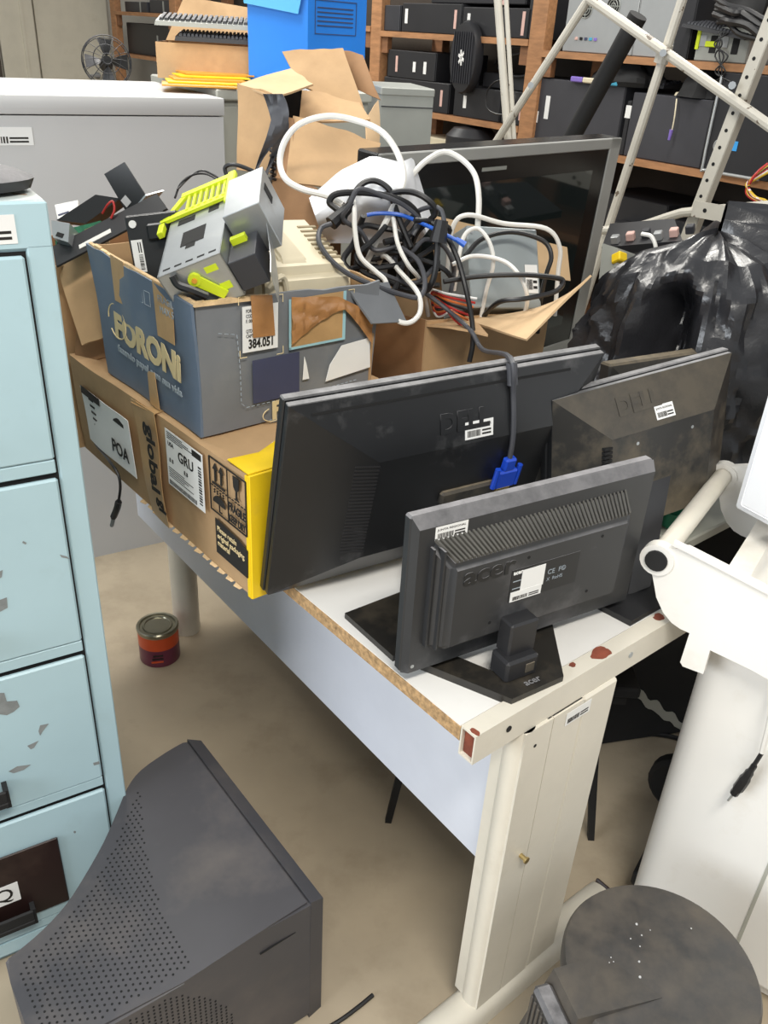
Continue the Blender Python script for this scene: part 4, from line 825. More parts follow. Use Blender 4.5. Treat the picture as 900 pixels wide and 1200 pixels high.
# ================================================================== WHITE PLASTIC BAG
def bagw(u, v):
    k = [(362, 232), (398, 200), (436, 182), (470, 190), (484, 184), (500, 236), (508, 262)]
    t = u*(len(k)-1); i = min(len(k)-2, int(t)); fr = t-i; x = k[i][0]+(k[i+1][0]-k[i][0])*fr; y = k[i][1]+(k[i+1][1]-k[i][1])*fr
    yy = y+(285-y)*v; xx = x+(435-x)*v*.25
    d = 1.80-.10*math.sin(math.pi*min(1, v*1.1))+.03*math.sin(u*math.pi*3+v*2)-.05*math.sin(math.pi*u)
    return atd(xx, yy, d+.012*noise.noise(V((u*9, v*6, 0)))) 
PB = MB().grid(bagw, 28, 18, .001).build('plastic_bag', 'bagwhite', smooth=50); tag(PB, 'white plastic bag standing between the cable heap and brown cartons', 'bag')
# ================================================================== SECOND DESK, TELEVISION, BLACK BAG
BD = thing('side_desk', 'grey work table standing behind the white desk under the television', 'table', rz(T(.66, .105, 0), TH))
MB().bx(0, .95, 0, 1.2, .715, .738, .003).build('tabletop', 'greycab', BD)
for x in (.16, .90):
    for y in (.30, 1.15): MB().bx(x-.02, x+.02, y-.02, y+.02, 0, .715).build('leg', 'rubber', BD)
hdt = .82; tvp = V((-.085, 1.81, .75)); tvp = T(.50, .885, .7405)
tm = mframe(tvp, hdt, -.05)
# keep the visible right corner where the photo has it
TV = thing('television', 'large grey-framed flat television standing on edge behind the cable box', 'television', tm)
q = tm.inverted() @ onpl(722, 160, tvp, tm.col[1].to_3d()); tw_, th_ = q.x, q.z
MB().bx(0, tw_, -.012, .05, 0, th_, .004).build('tv_body', 'tvblack', TV)
fr = MB(); fr.bx(0, tw_, -.02, -.010, th_-.026, th_, .002).bx(0, tw_, -.02, -.010, 0, .035, .002).bx(0, .05, -.02, -.010, 0, th_, .002).bx(tw_-.05, tw_, -.02, -.010, 0, th_, .002)
fr.build('outer_frame', 'tvbezel', TV)
MB().bx(.05, tw_-.05, -.0165, -.012, .035, th_-.026).build('inner_bezel', 'tvblack', TV)
MB().bx(.11, tw_-.11, -.0172, -.0165, .09, th_-.075).build('screen', 'tvglass', TV)
MB().bx(.33, .42, -.0172, -.0165, th_-.052, th_-.044).build('maker_badge', 'pcgrey', TV)
# black bin bag draped over a heap on the side table
bc = V((.655, 1.845, .7405))
def bagf(u, v):
    th_a = math.pi*2*u; ph = v
    prof_ = [(1.02, 0), (1.06, .10), (1.04, .25), (.98, .45), (.93, .65), (.82, .82), (.60, .94), (.28, .99), (.02, 1.0)]
    t = ph*(len(prof_)-1); i = min(len(prof_)-2, int(t)); f = t-i; r = prof_[i][0]*(1-f)+prof_[i+1][0]*f; h = prof_[i][1]*(1-f)+prof_[i+1][1]*f
    c, s_ = math.cos(th_a), math.sin(th_a)
    top = .47*(1+.06*math.sin(th_a*2+.4)+.08*c)
    fold = (1-abs(2*((th_a*2.2+h*1.3+.9*noise.noise(V((c*1.5, s_*1.5, h*2)))) % 1)-1))*.075*(1-.5*h)
    crease = -abs(noise.noise(V((c*3.1, s_*3.1, h*2.4))))*.22-abs(noise.noise(V((c*6+h*3, s_*6, h*5+4))))*.12-abs(noise.noise(V((c*14, s_*14+h*6, h*11+4))))*.04
    d = (th_a-math.radians(238)+math.pi) % (2*math.pi)-math.pi
    pit = -.60*math.exp(-(d/.24)**4-((h-.58)/.22)**4)
    k = r*(1+fold+crease+pit+.05)
    rx, ry = .255+(.10 if c > 0 else 0)*c, .235
    return bc+V((rx*c*k, ry*s_*k, top*h+.018*noise.noise(V((c*4, s_*4, h*5)))))
BK = MB().grid(bagf, 150, 60).build('bin_bag', 'bagblack', smooth=22); tag(BK, 'crumpled shiny black plastic bag heaped behind the square monitor', 'bag')
gbw = atz(797, 622, .745)
GW = MB(M.Translation(T(.715, .155, .7385))).lathe([(.02, 0), (.03, .004), (.048, .042), (.052, .046), (.048, .046), (.044, .04), (.028, .008), (.01, .006)], 28).build('green_bowl', 'green'); tag(GW, 'small green plastic bowl behind the bin handle', 'bowl')

# ================================================================== CARTONS AT THE FAR END OF THE DESK
C3 = thing('parts_box', 'open brown cardboard box of metal parts at the far desk end by the white cabinet', 'box', rz(T(-.085, 1.075, .7405), TH))
cx_, cy_, ch_ = .30, .25, .375
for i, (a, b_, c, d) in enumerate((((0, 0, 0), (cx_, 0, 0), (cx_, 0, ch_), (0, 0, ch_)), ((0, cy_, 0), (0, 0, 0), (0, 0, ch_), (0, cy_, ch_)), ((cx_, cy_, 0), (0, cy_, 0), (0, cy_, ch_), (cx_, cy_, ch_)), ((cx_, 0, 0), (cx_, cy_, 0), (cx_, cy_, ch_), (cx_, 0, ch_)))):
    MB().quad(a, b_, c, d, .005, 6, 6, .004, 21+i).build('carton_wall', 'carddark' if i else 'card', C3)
MB().bx(.003, cx_-.003, .003, cy_-.003, .20, .204).build('false_floor', 'card', C3)
i3 = rz(T(-.085, 1.075, .7405), TH).inverted()
flap('carton_flap', [i3 @ p for p in (atd(66, 308, 1.80), atd(128, 276, 1.73), atd(137, 388, 1.66), atd(97, 406, 1.70))], par=C3, m='card', seed=4)
flap('carton_flap', [i3 @ p for p in (atd(90, 380, 1.79), atd(140, 372, 1.74), atd(140, 415, 1.72), atd(88, 424, 1.78))], par=C3, m='carddark', seed=5)
# black metal trays and boards piled in it
def slab(name, label, cat, px4, th, m, par=None):
    P = [atd(*p) for p in px4]; mx = frame(P[0], P[1]-P[0], (P[1]-P[0]).cross(P[3]-P[0])); I = mx.inverted(); Q = [I @ p for p in P]
    R = thing(name, label, cat, mx)
    mb = MB(); mb.hexa([V((p.x, p.y, -th)) for p in Q], [V((p.x, p.y, 0)) for p in Q]); return R, mb, Q
R, mb, Q = slab('chassis_tray', 'long black metal tray leaning up across the parts box', 'tray', [(66, 312, 1.68), (196, 244, 1.62), (184, 228, 1.66), (62, 290, 1.72)], .004, 'blackpl')
mb.build('tray_face', 'blackclean', R); MB().hexa([Q[3], Q[2], Q[2]+V((0, 0, -.03)), Q[3]+V((0, 0, -.03))], [Q[3]+V((0, .003, 0)), Q[2]+V((0, .003, 0)), Q[2]+V((0, .003, -.03)), Q[3]+V((0, .003, -.03))]).build('tray_lip', 'blackclean', R)
MB().bx(.05, .115, .012, .022, 0, .001).build('slot', 'whitecable', R)
R, mb, Q = slab('metal_bracket', 'upright black metal bracket with a cut-out window above the parts box', 'bracket', [(150, 252, 1.70), (170, 228, 1.68), (146, 190, 1.70), (122, 204, 1.72)], .003, 'blackpl')
Rm = mb.build('bracket_plate', 'blackclean', R)
flp = MB().hexa([Q[0], Q[1], Q[1]+V((.012, 0, -.05)), Q[0]+V((0, 0, -.05))], [Q[0]+V((0, -.003, 0)), Q[1]+V((0, -.003, 0)), Q[1]+V((.012, -.003, -.05)), Q[0]+V((0, -.003, -.05))]).build('bracket_flange', 'steel', R)
MB().bx(.008, .022, .010, .026, 0, .0006).build('window', 'whitecab', Rm)
R, mb, Q = slab('metal_bracket', 'black metal side plate lying left of the upright bracket', 'bracket', [(66, 258, 1.76), (100, 262, 1.74), (140, 232, 1.72), (112, 228, 1.74)], .05, 'blackpl'); mb.build('bracket_plate', 'blackclean', R)
R, mb, Q = slab('circuit_board', 'green circuit board with components under the black tray', 'circuit board', [(66, 306, 1.74), (112, 286, 1.70), (124, 262, 1.72), (64, 272, 1.76)], .002, 'pcb'); mb.build('board', 'pcb', R)
for i in range(16):
    x = Q[0].x+.012+(Q[2].x-.02)*((i*7) % 16)/16; y = .006+(Q[2].y-.014)*((i*5) % 16)/16; s_ = .004+.004*(i % 3)
    MB().bx(x-s_, x+s_, y-s_*.6, y+s_*.6, 0, .003+.004*(i % 3), .0006).build('component', ('steel', 'darkhole', 'gold', 'printcream')[i % 4], R)
R, mb, Q = slab('optical_drive', 'dull silver drive end poking out at the filing cabinet edge', 'drive', [(62, 278, 1.70), (80, 284, 1.68), (82, 262, 1.70), (60, 258, 1.72)], .04, 'steel'); mb.build('drive_case', 'steel', R); MB().bx(.004, .018, .004, .012, 0, .001).build('drive_slot', 'darkhole', R)
R, mb, Q = slab('white_carton', 'small white labelled carton against the white cabinet', 'carton', [(68, 258, 1.90), (92, 250, 1.90), (92, 236, 1.92), (64, 240, 1.92)], .03, 'paper'); mb.build('carton_body', 'paper', R); MB().bx(.004, .026, .008, .012, 0, .0006).build('print', 'navy', R)
cable('signal_wire', 'red wire bent between the black brackets', [(120, 250, 1.70), (126, 240, 1.69), (132, 236, 1.69), (134, 246, 1.68), (130, 256, 1.68)], .002, 'redcable')
cable('signal_wire', 'thin black wires looping behind the drive cage', [(205, 232, 1.74), (212, 215, 1.76), (226, 205, 1.78), (242, 204, 1.78), (255, 212, 1.76), (258, 224, 1.74)], .002)
cable('signal_wire', 'second thin black wire arching behind the lime bracket', [(208, 222, 1.74), (222, 208, 1.78), (236, 200, 1.79), (252, 206, 1.77), (262, 215, 1.75)], .0018)
# tall carton stack behind the printed box
LS = thing('support_box', 'brown carton mostly hidden beneath the open flapped carton', 'box', rz(T(.225, 1.075, .7405), TH))
MB().bx(0, .37, 0, .26, 0, .40, .003).build('carton', 'carddark', LS); MB().bx(.16, .21, -.001, .0, 0, .40).build('packing_tape', 'tape', LS)
o_ = T(.25, .96, 1.145); OC = thing('flapped_box', 'torn open brown carton with raised flaps behind the white bag', 'box', M.Translation(o_))
def pol(nm, pts, m, th=.004, seed=1):
    P = [atd(*p)-o_ for p in pts]; MB().quad(*P, th, 10, 8, .010, seed, .008).build(nm, m, OC)
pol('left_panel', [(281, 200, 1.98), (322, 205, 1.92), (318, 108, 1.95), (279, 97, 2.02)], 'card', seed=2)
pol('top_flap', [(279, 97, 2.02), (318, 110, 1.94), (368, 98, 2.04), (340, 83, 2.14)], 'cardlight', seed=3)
pol('inner_shade', [(318, 200, 2.10), (360, 200, 2.16), (360, 105, 2.18), (318, 105, 2.12)], 'darkhole', seed=4)  # near-black panel paints the shade inside the open carton
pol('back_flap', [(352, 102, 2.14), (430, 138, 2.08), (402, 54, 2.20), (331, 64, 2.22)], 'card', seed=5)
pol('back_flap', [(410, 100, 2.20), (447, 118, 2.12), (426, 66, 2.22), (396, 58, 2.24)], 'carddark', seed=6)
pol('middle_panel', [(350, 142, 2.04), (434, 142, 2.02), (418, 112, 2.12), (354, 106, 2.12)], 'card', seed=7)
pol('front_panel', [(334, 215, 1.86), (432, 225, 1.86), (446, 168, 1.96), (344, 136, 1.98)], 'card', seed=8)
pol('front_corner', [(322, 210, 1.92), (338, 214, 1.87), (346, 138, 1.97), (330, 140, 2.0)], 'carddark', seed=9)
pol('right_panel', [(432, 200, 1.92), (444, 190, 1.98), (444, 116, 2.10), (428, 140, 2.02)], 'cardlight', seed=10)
pol('lower_panel', [(310, 285, 1.80), (380, 290, 1.78), (372, 222, 1.84), (318, 210, 1.86)], 'carddark', seed=11)
cable('coiled_cord', 'coiled dark telephone cord hanging beside the flapped box', [(320+3*math.cos(k*1.9), 148+k*1.9, 1.86+.012*math.sin(k*1.9)) for k in range(36)], .003, sub=4)
def strapf(k0):
    return lambda u, v: atd(308+12*math.sin(u*3+k0)+(6+4*math.sin(u*5))*v*2, 110+95*u, 1.84-.02*k0+.01*math.sin(u*8+v*3))
for k0, lab in ((0, 'twisted dark plastic wrapping strip beside the coiled cord'), (1.2, 'second twisted dark wrapping strip nearest the lime bracket')):
    st_ = MB().grid(strapf(k0), 24, 3, .001).build('wrapping_strip', 'greycable'); tag(st_, lab, 'strip')
R = cable('flat_clip', 'dark metal clip loop in front of the grey cabinet', [(266, 208, 1.82), (264, 196, 1.82), (276, 193, 1.81), (300, 202, 1.80), (318, 212, 1.79)], .004)

# ================================================================== THINGS ON AND BEHIND THE GREY CABINET
gz = 1.366; GM = rz(WO+WY*.03+WX*.12, WA); GI = GM.inverted()
def gbox(name, label, cat, uL, uR, vT, depth, y, m, z=gz):
    pL = onpl(uL, 60, V((0, y, 0)), V((0, 1, 0))); pR = onpl(uR, 60, V((0, y, 0)), V((0, 1, 0))); zT = onpl((uL+uR)/2, vT, V((0, y, 0)), V((0, 1, 0))).z
    R = thing(name, label, cat, rz((pL.x, y, z), .12)); return R, pR.x-pL.x, zT-z
R, ww, hh = gbox('keyboard_carton', 'brown carton with old keyboards laid across its top', 'box', 183, 292, 52, .3, 3.02, 'card')
for a, b_, c, d, m in (((0, 0, 0), (ww, 0, 0), (ww, 0, hh), (0, 0, hh), 'card'), ((0, .28, 0), (0, 0, 0), (0, 0, hh), (0, .28, hh), 'carddark'), ((ww, .28, 0), (0, .28, 0), (0, .28, hh), (ww, .28, hh), 'card'), ((ww, 0, 0), (ww, .28, 0), (ww, .28, hh), (ww, 0, hh), 'card')):
    MB().quad(a, b_, c, d, .004, 6, 4, .003, 2).build('carton_wall', m, R)
MB().quad((0, .25, hh), (ww, .27, hh), (ww, .34, hh+.11), (.06, .32, hh+.13), .004, 6, 4, .004, 3).build('carton_flap', 'card', R)
MB().bx(.003, ww-.003, .003, .277, 0, .004).build('carton_floor', 'card', R)
kbb = R.matrix_world.copy()
def keyboard(label, mx, m='pcgrey', km='greypl', wk=.42):
    R = thing('keyboard', label, 'keyboard', mx, 'old keyboards'); MB().hexa([(0, 0, 0), (wk, 0, 0), (wk, .15, 0), (0, .15, 0)], [(.003, .003, .012), (wk-.003, .003, .012), (wk-.003, .147, .026), (.003, .147, .026)]).build('keyboard_body', m, R)
    nk = 18
    for r in range(5):
        kb = MB()
        for k in range(nk): kb.hexa([(.012+k*(wk-.02)/nk, .018+r*.024, .013+r*.0022), (.012+(k+.82)*(wk-.02)/nk, .018+r*.024, .013+r*.0022), (.012+(k+.82)*(wk-.02)/nk, .037+r*.024, .015+r*.0022), (.012+k*(wk-.02)/nk, .037+r*.024, .015+r*.0022)], [(.014+k*(wk-.02)/nk, .02+r*.024, .021+r*.0022), (.012+(k+.7)*(wk-.02)/nk, .02+r*.024, .021+r*.0022), (.012+(k+.7)*(wk-.02)/nk, .034+r*.024, .023+r*.0022), (.014+k*(wk-.02)/nk, .034+r*.024, .023+r*.0022)])
        stuff(kb.build('key_row', km, R))
    return R
keyboard('grey keyboard lying uppermost on the brown carton', kbb @ M.Translation((.0, .0, hh+.045)) @ M.Rotation(.04, 4, 'X'), 'pcgrey', 'greypl', ww+.02)
keyboard('black keyboard lying under the grey one on the brown carton', kbb @ M.Translation((.06, -.012, hh+.006)), 'pcblack', 'pcdark', ww-.05)
R, ww, hh = gbox('blue_bin', 'bright blue corrugated plastic file box behind the flapped carton', 'box', 291, 360, -40, .3, 2.98, 'blueplastic')
pR = onpl(421, 60, V((0, 3.05, 0)), V((0, 1, 0)))
MB().hexa([(0, 0, 0), (ww, -.02, 0), (ww+.19, .16, 0), (.16, .24, 0)], [(0, 0, hh), (ww, -.02, hh), (ww+.19, .16, hh), (.16, .24, hh)]).build('bin_shell', 'blueplastic', R)
MB().hexa([(-.01, -.012, hh-.10), (ww-.03, -.03, hh-.12), (ww-.03, -.026, hh-.12), (-.01, -.008, hh-.10)], [(-.015, -.012, hh+.004), (ww, -.03, hh+.004), (ww, -.026, hh+.004), (-.015, -.008, hh+.004)]).build('lid_edge', 'lightblue', R)
fm = frame((ww, -.0205, 0), (.19, .18, 0), EZ); 
for k in range(5): MB(fm).bx(.04, .20, -.001, 0, hh-.10-k*.012, hh-.097-k*.012).build('form_line', 'navy', R)
fr_ = MB(fm)
for (x0, x1, z0, z1) in ((.03, .215, hh-.17, hh-.168), (.03, .215, hh-.08, hh-.078), (.03, .032, hh-.17, hh-.08), (.213, .215, hh-.17, hh-.08)): fr_.bx(x0, x1, -.001, 0, z0, z1)
fr_.build('form_frame', 'navy', R)
for k in range(5):
    q = atz(228+k*6, 101-k*1.2, gz+.002); f_ = MB(rz((q.x, q.y, gz+.0005+k*.005), .25+.05*k)).bx(-.09, .12, -.02, .14, 0, .004).build('folder', 'orange' if k % 2 == 0 else 'yellow')
    tag(f_, ['orange paper folder at the bottom of the small pile on the grey cabinet', 'yellow folder second from the bottom of the pile', 'orange folder in the middle of the small pile', 'yellow folder second from the top of the pile', 'topmost orange folder on the grey cabinet'][k], 'folder', 'folders on the grey cabinet')
# wire fan behind the white cabinet
fp = onpl(125, 72, V((0, 4.2, 0)), V((0, 1, 0)))
FN = thing('wire_fan', 'small fan with a dark wire cage behind the white cabinet', 'fan', frame(fp, V((1, .4, 0)), V((-.3, -1, .2))))
mb = MB(); fr0 = .105
for rad, z in ((fr0, 0), (fr0*.95, .02), (fr0*.55, .045), (fr0*.2, .055), (fr0*.95, -.02)): mb.tube([(rad*math.cos(k*.4), rad*math.sin(k*.4), z) for k in range(17)], .002, 5, 2)
for k in range(16):
    a = k*math.pi/8; mb.tube([(fr0*.15*math.cos(a), fr0*.15*math.sin(a), .056), (fr0*.6*math.cos(a), fr0*.6*math.sin(a), .045), (fr0*math.cos(a), fr0*math.sin(a), 0)], .0012, 4, 3)
mb.build('cage', 'greypl', FN)
for k in range(4): MB(M.Rotation(k*math.pi/2, 4, 'Z')).grid(lambda u, v: V((.02+.07*u, (v-.5)*.06*u**.5, .012*(v-.5)*2)), 5, 4, .001).build('blade', 'greypl', FN)
MB().cyl((0, 0, -.07), (0, 0, .02), .03, .02, n=14).build('motor', 'rubber', FN)
loc_ = FN.matrix_world.inverted()
MB().tube([(0, 0, -.04), (loc_ @ V((fp.x, fp.y+.06, fp.z-.15))), (loc_ @ V((fp.x, fp.y+.06, .02)))], .012, 8, smooth=False).build('pole', 'rubber', FN); MB(loc_ @ M.Translation((fp.x, fp.y+.06, 0))).lathe([(.17, 0), (.17, .015), (.03, .03)], 24).build('base', 'rubber', FN)
# grey metal locker behind the television
LK = thing('grey_locker', 'plain grey metal case standing behind the television beside the flapped box', 'cabinet', rz((-.085, 2.9, 0), .25))
MB().bx(0, .165, 0, .3, 0, 1.362).build('case_body', 'pcgrey', LK); MB().bx(-.003, .168, -.003, .303, 1.362, 1.385, .003).build('case_top', 'pcgrey', LK); MB().bx(0, .165, -.002, 0, 1.33, 1.333).build('seam', 'greypl', LK)

# ================================================================== UNDER THE DESK
ST = thing('black_stool', 'low black metal-legged stool pushed under the white desk', 'stool', rz(T(.264, .406, 0), TH-math.atan2(.306, .332)))
for x, sx_ in ((0, .05), (.45, -.06)):
    for y in (0, .42): MB().hexa([(x-.007, y-.007, 0), (x+.007, y-.007, 0), (x+.007, y+.007, 0), (x-.007, y+.007, 0)], [(x-.010+sx_, y-.009, .42), (x+.010+sx_, y-.009, .42), (x+.010+sx_, y+.009, .42), (x-.010+sx_, y+.009, .42)]).build('leg', 'rubber', ST)
MB().bx(-.02, .47, -.02, .44, .42, .445, .005).build('seat', 'darkcloth', ST)
for y in (0, .42): MB().bx(0, .45, y-.008, y+.008, .395, .42).build('rail', 'rubber', ST)
d0 = atz(716, 872, 0); d1 = atz(850, 852, 0); dm = frame(d0, d1-d0, EZ); dl_ = (d1-d0).length
DB = thing('dark_crate', 'dark cloth-covered crate with a torn pale strip under the grey table', 'crate', dm)
MB().bx(-.12, dl_+.1, 0, .22, 0, .50, .006).build('crate_body', 'darkcloth', DB)
di = dm.inverted(); sp0, sp1 = [di @ onpl(u, v, d0, dm.col[1].to_3d()) for u, v in ((726, 797), (800, 852))]
MB().grid(lambda u, v: V((sp0.x+(sp1.x-sp0.x)*u, -.002, sp0.z+(sp1.z-sp0.z)*u+.03*(v-.5)*(1+.9*noise.noise(V((u*8, v, 2)))))), 24, 2, .001).build('torn_strip', 'greycab', DB)
cable('dark_cable', 'black cable on the floor in the shade under the desk end', [tuple(atz(u, v, .006)) for u, v in ((715, 862), (735, 862), (760, 860), (785, 863), (810, 870))], .006)
# ================================================================== SHELVING ALONG THE BACK WALL
SH = thing('wooden_shelving', 'brown wooden shelving along the back wall loaded with old computers', 'shelving', SMX)
yA = SP(445, 60)[0]; yB = SP(641, 60)[0]; yC = SP(206, 20)[0]; yD = SP(137, 40)[0]; yE = -2.6
SDP = .52
for y0, wd_ in ((yA, .10), (yB+.03, .10), (yC, .12), (yD, .12), (yE, .1)):
    for x in (0, SDP-.06): MB().bx(x, x+.06, y0, y0+wd_, 0, 2.4, .003).build('post', 'wood' if x else 'woodfront', SH)
def zmean(*p): return sum(SP(*q)[1] for q in p)/len(p)
zL1 = zmean((460, 31), (640, 54)); zL2 = zmean((495, 126), (620, 155)); zR1 = zmean((672, 55), (890, 84)); zR2 = zmean((735, 182), (885, 213))
bays = [(yB+.13, yA, [zL1, zL2, zL2-.42, zL2-.84]), (yE+.1, yB+.03, [zR1, zR2, zR2-.40, zR2-.80]), (yA+.10, yC, [zL1+.02, zL2, zL2-.45]), (yC+.12, yD, [zL1+.03, zL1-.30])]
for y0, y1, zz in bays:
    for z in zz:
        bd = MB().bx(0, SDP, y0, y1, z-.028, z, .002).build('shelf_board', 'wood', SH)
        MB().bx(-.004, .0, y0, y1, z-.028, z).build('front_edge', 'woodfront', bd)
        MB().bx(.01, .04, y0, y0+.06, z-.11, z-.028).build('bracket', 'wood', bd); MB().bx(.01, .04, y1-.06, y1, z-.11, z-.028).build('bracket', 'wood', bd)
# computers: front face given by its left/right photo columns and top row on the plane dx behind the shelf front
def pc(label, uL, uR, vT, z, dx=.02, dep=.38, m='pcblack', style='desk', labs=(), name='desktop_computer', group='old computers on the shelves', hgt=None):
    um = (uL+uR)/2; yl = SP(uL, vT, dx)[0]; yr = SP(uR, vT, dx)[0]; zT = SP(um, vT, dx)[1] if hgt is None else z+hgt
    zT = max(zT, z+.06)
    wdt = yl-yr; hh = zT-z
    R = thing(name, label, 'computer', SMX @ M.Translation((dx, yr, z+.0005)), group)
    MB().bx(.008, dep, 0, wdt, 0, hh, .003).build('case', m, R)
    fp_ = MB().bx(0, .010, .001, wdt-.001, .001, hh-.001, .003).build('front_panel', m if style != 'side' else 'pcside', R)
    for (fy_, fz, lw_, lh_, lm) in labs:
        MB().bx(-.0008, 0, wdt*fy_-lw_/2, wdt*fy_+lw_/2, hh*fz-lh_/2, hh*fz+lh_/2).build('sticker', lm, fp_)
    if style == 'back':
        for (fy_, fz) in ((.72, .7), (.34, .75)):
            g_ = MB()
            for rad in (.012, .024, .036): g_.tube([(-.002, wdt*fy_+rad*math.cos(k*.42), hh*fz+rad*math.sin(k*.42)) for k in range(16)], .0022, 4, 2)
            g_.tube([(-.002, wdt*fy_-.036, hh*fz), (-.002, wdt*fy_+.036, hh*fz)], .0018, 4, smooth=False); g_.tube([(-.002, wdt*fy_, hh*fz-.036), (-.002, wdt*fy_, hh*fz+.036)], .0018, 4, smooth=False); g_.build('fan_grille', 'pcgrey', fp_)
            MB().cyl((-.001, wdt*fy_, hh*fz), (.001, wdt*fy_, hh*fz), .036, n=20).build('fan_opening', 'darkhole', fp_)
        for k in range(5): MB().bx(-.002, 0, wdt*.05+k*.016, wdt*.05+k*.016+.012, hh*.06, hh*.5, .001).build('slot_cover', 'silver', fp_)
        for k, mm_ in enumerate(('purple', 'teal', 'navy', 'darkhole', 'pinklab')): MB().bx(-.004, 0, wdt*(.5+.07*k), wdt*(.5+.07*k)+.016, hh*.2, hh*.2+.012, .001).build('port', mm_, fp_)
    return R, wdt, hh
LB1 = [(.92, .55, .025, .07, 'paper'), (.08, .5, .02, .085, 'pinklab')]
pc('black desktop computer at the left of the top shelf, near the left post', 472, 541, 4, zL1, labs=LB1)
pc('black desktop computer in the middle of the top shelf behind the thin pole', 543, 624, 9, zL1, labs=[(.9, .5, .022, .07, 'paper'), (.1, .5, .02, .1, 'pinklab')])
pc('upright black tower at the right end of the top left shelf', 626, 646, -40, zL1, labs=[(.5, .75, .04, .08, 'paper')])
pc('black computer stacked above the others on the top left shelf', 508, 620, -40, SP(560, 5, .05)[1]+.001, dx=.05, labs=[(.2, .05, .03, .02, 'pinklab')])
pc('small grey unit at the far left of the top left shelf', 451, 469, 6, zL1, m='pcdark')
pc('black computer under another at the left of the middle shelf', 450, 527, 94, zL2, labs=[(.9, .5, .015, .05, 'pcgrey'), (.62, .62, .06, .045, 'paper'), (.1, .5, .02, .08, 'pinklab')])
hz_ = SP(490, 95, .02)[1]
pc('black computer stacked on top at the left of the middle shelf', 455, 511, 60, hz_+.004, labs=[(.8, .5, .02, .08, 'pinklab'), (.42, .45, .025, .05, 'paper'), (.2, .45, .025, .06, 'paper')])
pc('black desktop computer in the middle of the middle shelf', 533, 588, 103, zL2, labs=[(.75, .5, .025, .06, 'paper')])
pc('black computer behind the crossing poles on the middle shelf', 590, 626, 108, zL2, labs=[(.35, .45, .022, .085, 'pinklab')])
# round black grille leaning on the middle shelf
gq = SP(549, 68, .0); gy, gzz = gq
RG = thing('round_grille', 'round black fan grille with a pale star badge on the middle shelf', 'grille', SMX @ M.Translation((-.03, gy, gzz)) @ M.Rotation(-math.pi/2, 4, 'Y') @ M.Diagonal((1.3, .82, 1, 1)))
MB().lathe([(.125, -.04), (.13, -.01), (.122, .01), (.10, .012)], 32).build('shell', 'pcblack', RG)
gb2 = MB()
for k in range(9): gb2.bx(-.09, .09, -.09+k*.0215, -.084+k*.0215, .012, .018)
gb2.build('grille_bars', 'pcdark', RG)
for k in range(3): MB(M.Rotation(k*math.pi/3+.2, 4, 'Z')).bx(-.028, .028, -.006, .006, .0185, .021, .001).build('star_badge', 'paper', RG)
MB().bx(-.085, -.03, -.03, .03, -.06, .01).build('foot_block', 'pcblack', RG)
MB(M.Identity(4)).bx(-(gzz-hz_)*0-.1, -.06, -.05, .05, -.08, -.04).build('rear_block', 'pcblack', RG)
def shcable(label, pts, r=.005, m='blackcable', name='loose_cable'):
    return cable(name, label, [tuple(onpl(u, v, S0+SX*dx, SX)) for u, v, dx in pts], r, m, 'loose cables on the shelves')
shcable('bundle of black cable looped at the right of the middle shelf', [(580, 75, .1), (590, 60, .05), (615, 55, .04), (632, 65, .05), (630, 82, .05), (606, 90, .05), (585, 82, .06), (592, 68, .06), (618, 62, .06), (635, 72, .08), (628, 95, .1)], .006)
shcable('black cable dangling in a loop over the middle shelf computers', [(600, 92, 0), (580, 96, -.01), (570, 110, -.01), (572, 128, -.02), (590, 134, -.02), (604, 120, -.01), (600, 100, .0)], .004)
pc('dark flat case lying behind the looped cables on the middle shelf', 566, 632, 88, SP(600, 106, .06)[1], dx=.06, m='pcblack', name='flat_case')
pc('low beige unit on the bottom shelf just above the television', 490, 545, 163, zL2-.42, dx=.04, m='beige', name='flat_case')
dq_ = SP(552, 172, .05)
dr_ = MB(SMX @ M.Translation((.05, dq_[0], zL2-.418)) ).lathe([(.13, 0), (.14, .02), (.14, .33), (.10, .37), (.02, .38)], 24).build('black_drum', 'pcblack'); tag(dr_, 'round black housing on the bottom shelf behind the television top', 'housing')
# right bay
pc('beige computer tower showing its back with two fan grilles on the upper right shelf', 668, 752, -12, zR1, m='silver', style='back', name='tower_computer')
pc('second beige tower back beside the slanting white tube', 754, 800, -15, zR1, m='silver', name='tower_computer')
R, a_, b_h = pc('opened silver computer chassis with lime clip on the upper right shelf', 820, 882, 32, zR1, m='pcgrey', name='open_chassis')
for k in range(4): MB().bx(-.003, 0, .04+k*.05, .07+k*.05, .03+.02*(k % 2), .09, .001).build('chassis_plate', 'silver' if k % 2 else 'darkhole', R)
MB().bx(-.008, -.002, .14, .19, .05, .07, .002).build('clip', 'lime', R); MB().bx(-.006, -.001, .22, .235, .04, .11).build('clip_arm', 'lime', R)
pc('dark tower in the shade between the beige tower and open chassis', 801.5, 819, -10, zR1, dx=.02, m='pcblack', name='tower_computer')
pc('charcoal computer tower side at the left of the lower right shelf', 632, 734, 96, zR2, m='pcdark', style='side', labs=[(.86, .55, .028, .10, 'paper'), (.97, .38, .012, .05, 'paper')], name='tower_computer')
pc('charcoal computer tower in the middle of the lower right shelf', 742, 838, 113, zR2, m='pcdark', style='side', name='tower_computer')
pc('black tower squeezed between the two charcoal towers', 735.5, 740.5, 118, zR2, dx=.02, m='pcblack', labs=[(.4, .8, .03, .05, 'paper')], name='tower_computer')
R, wq, hq_ = pc('black computer tower with silver front rim and round badge on the lower right shelf', 846, 930, 88, zR2, dx=-.02, m='pcblack', name='tower_computer')
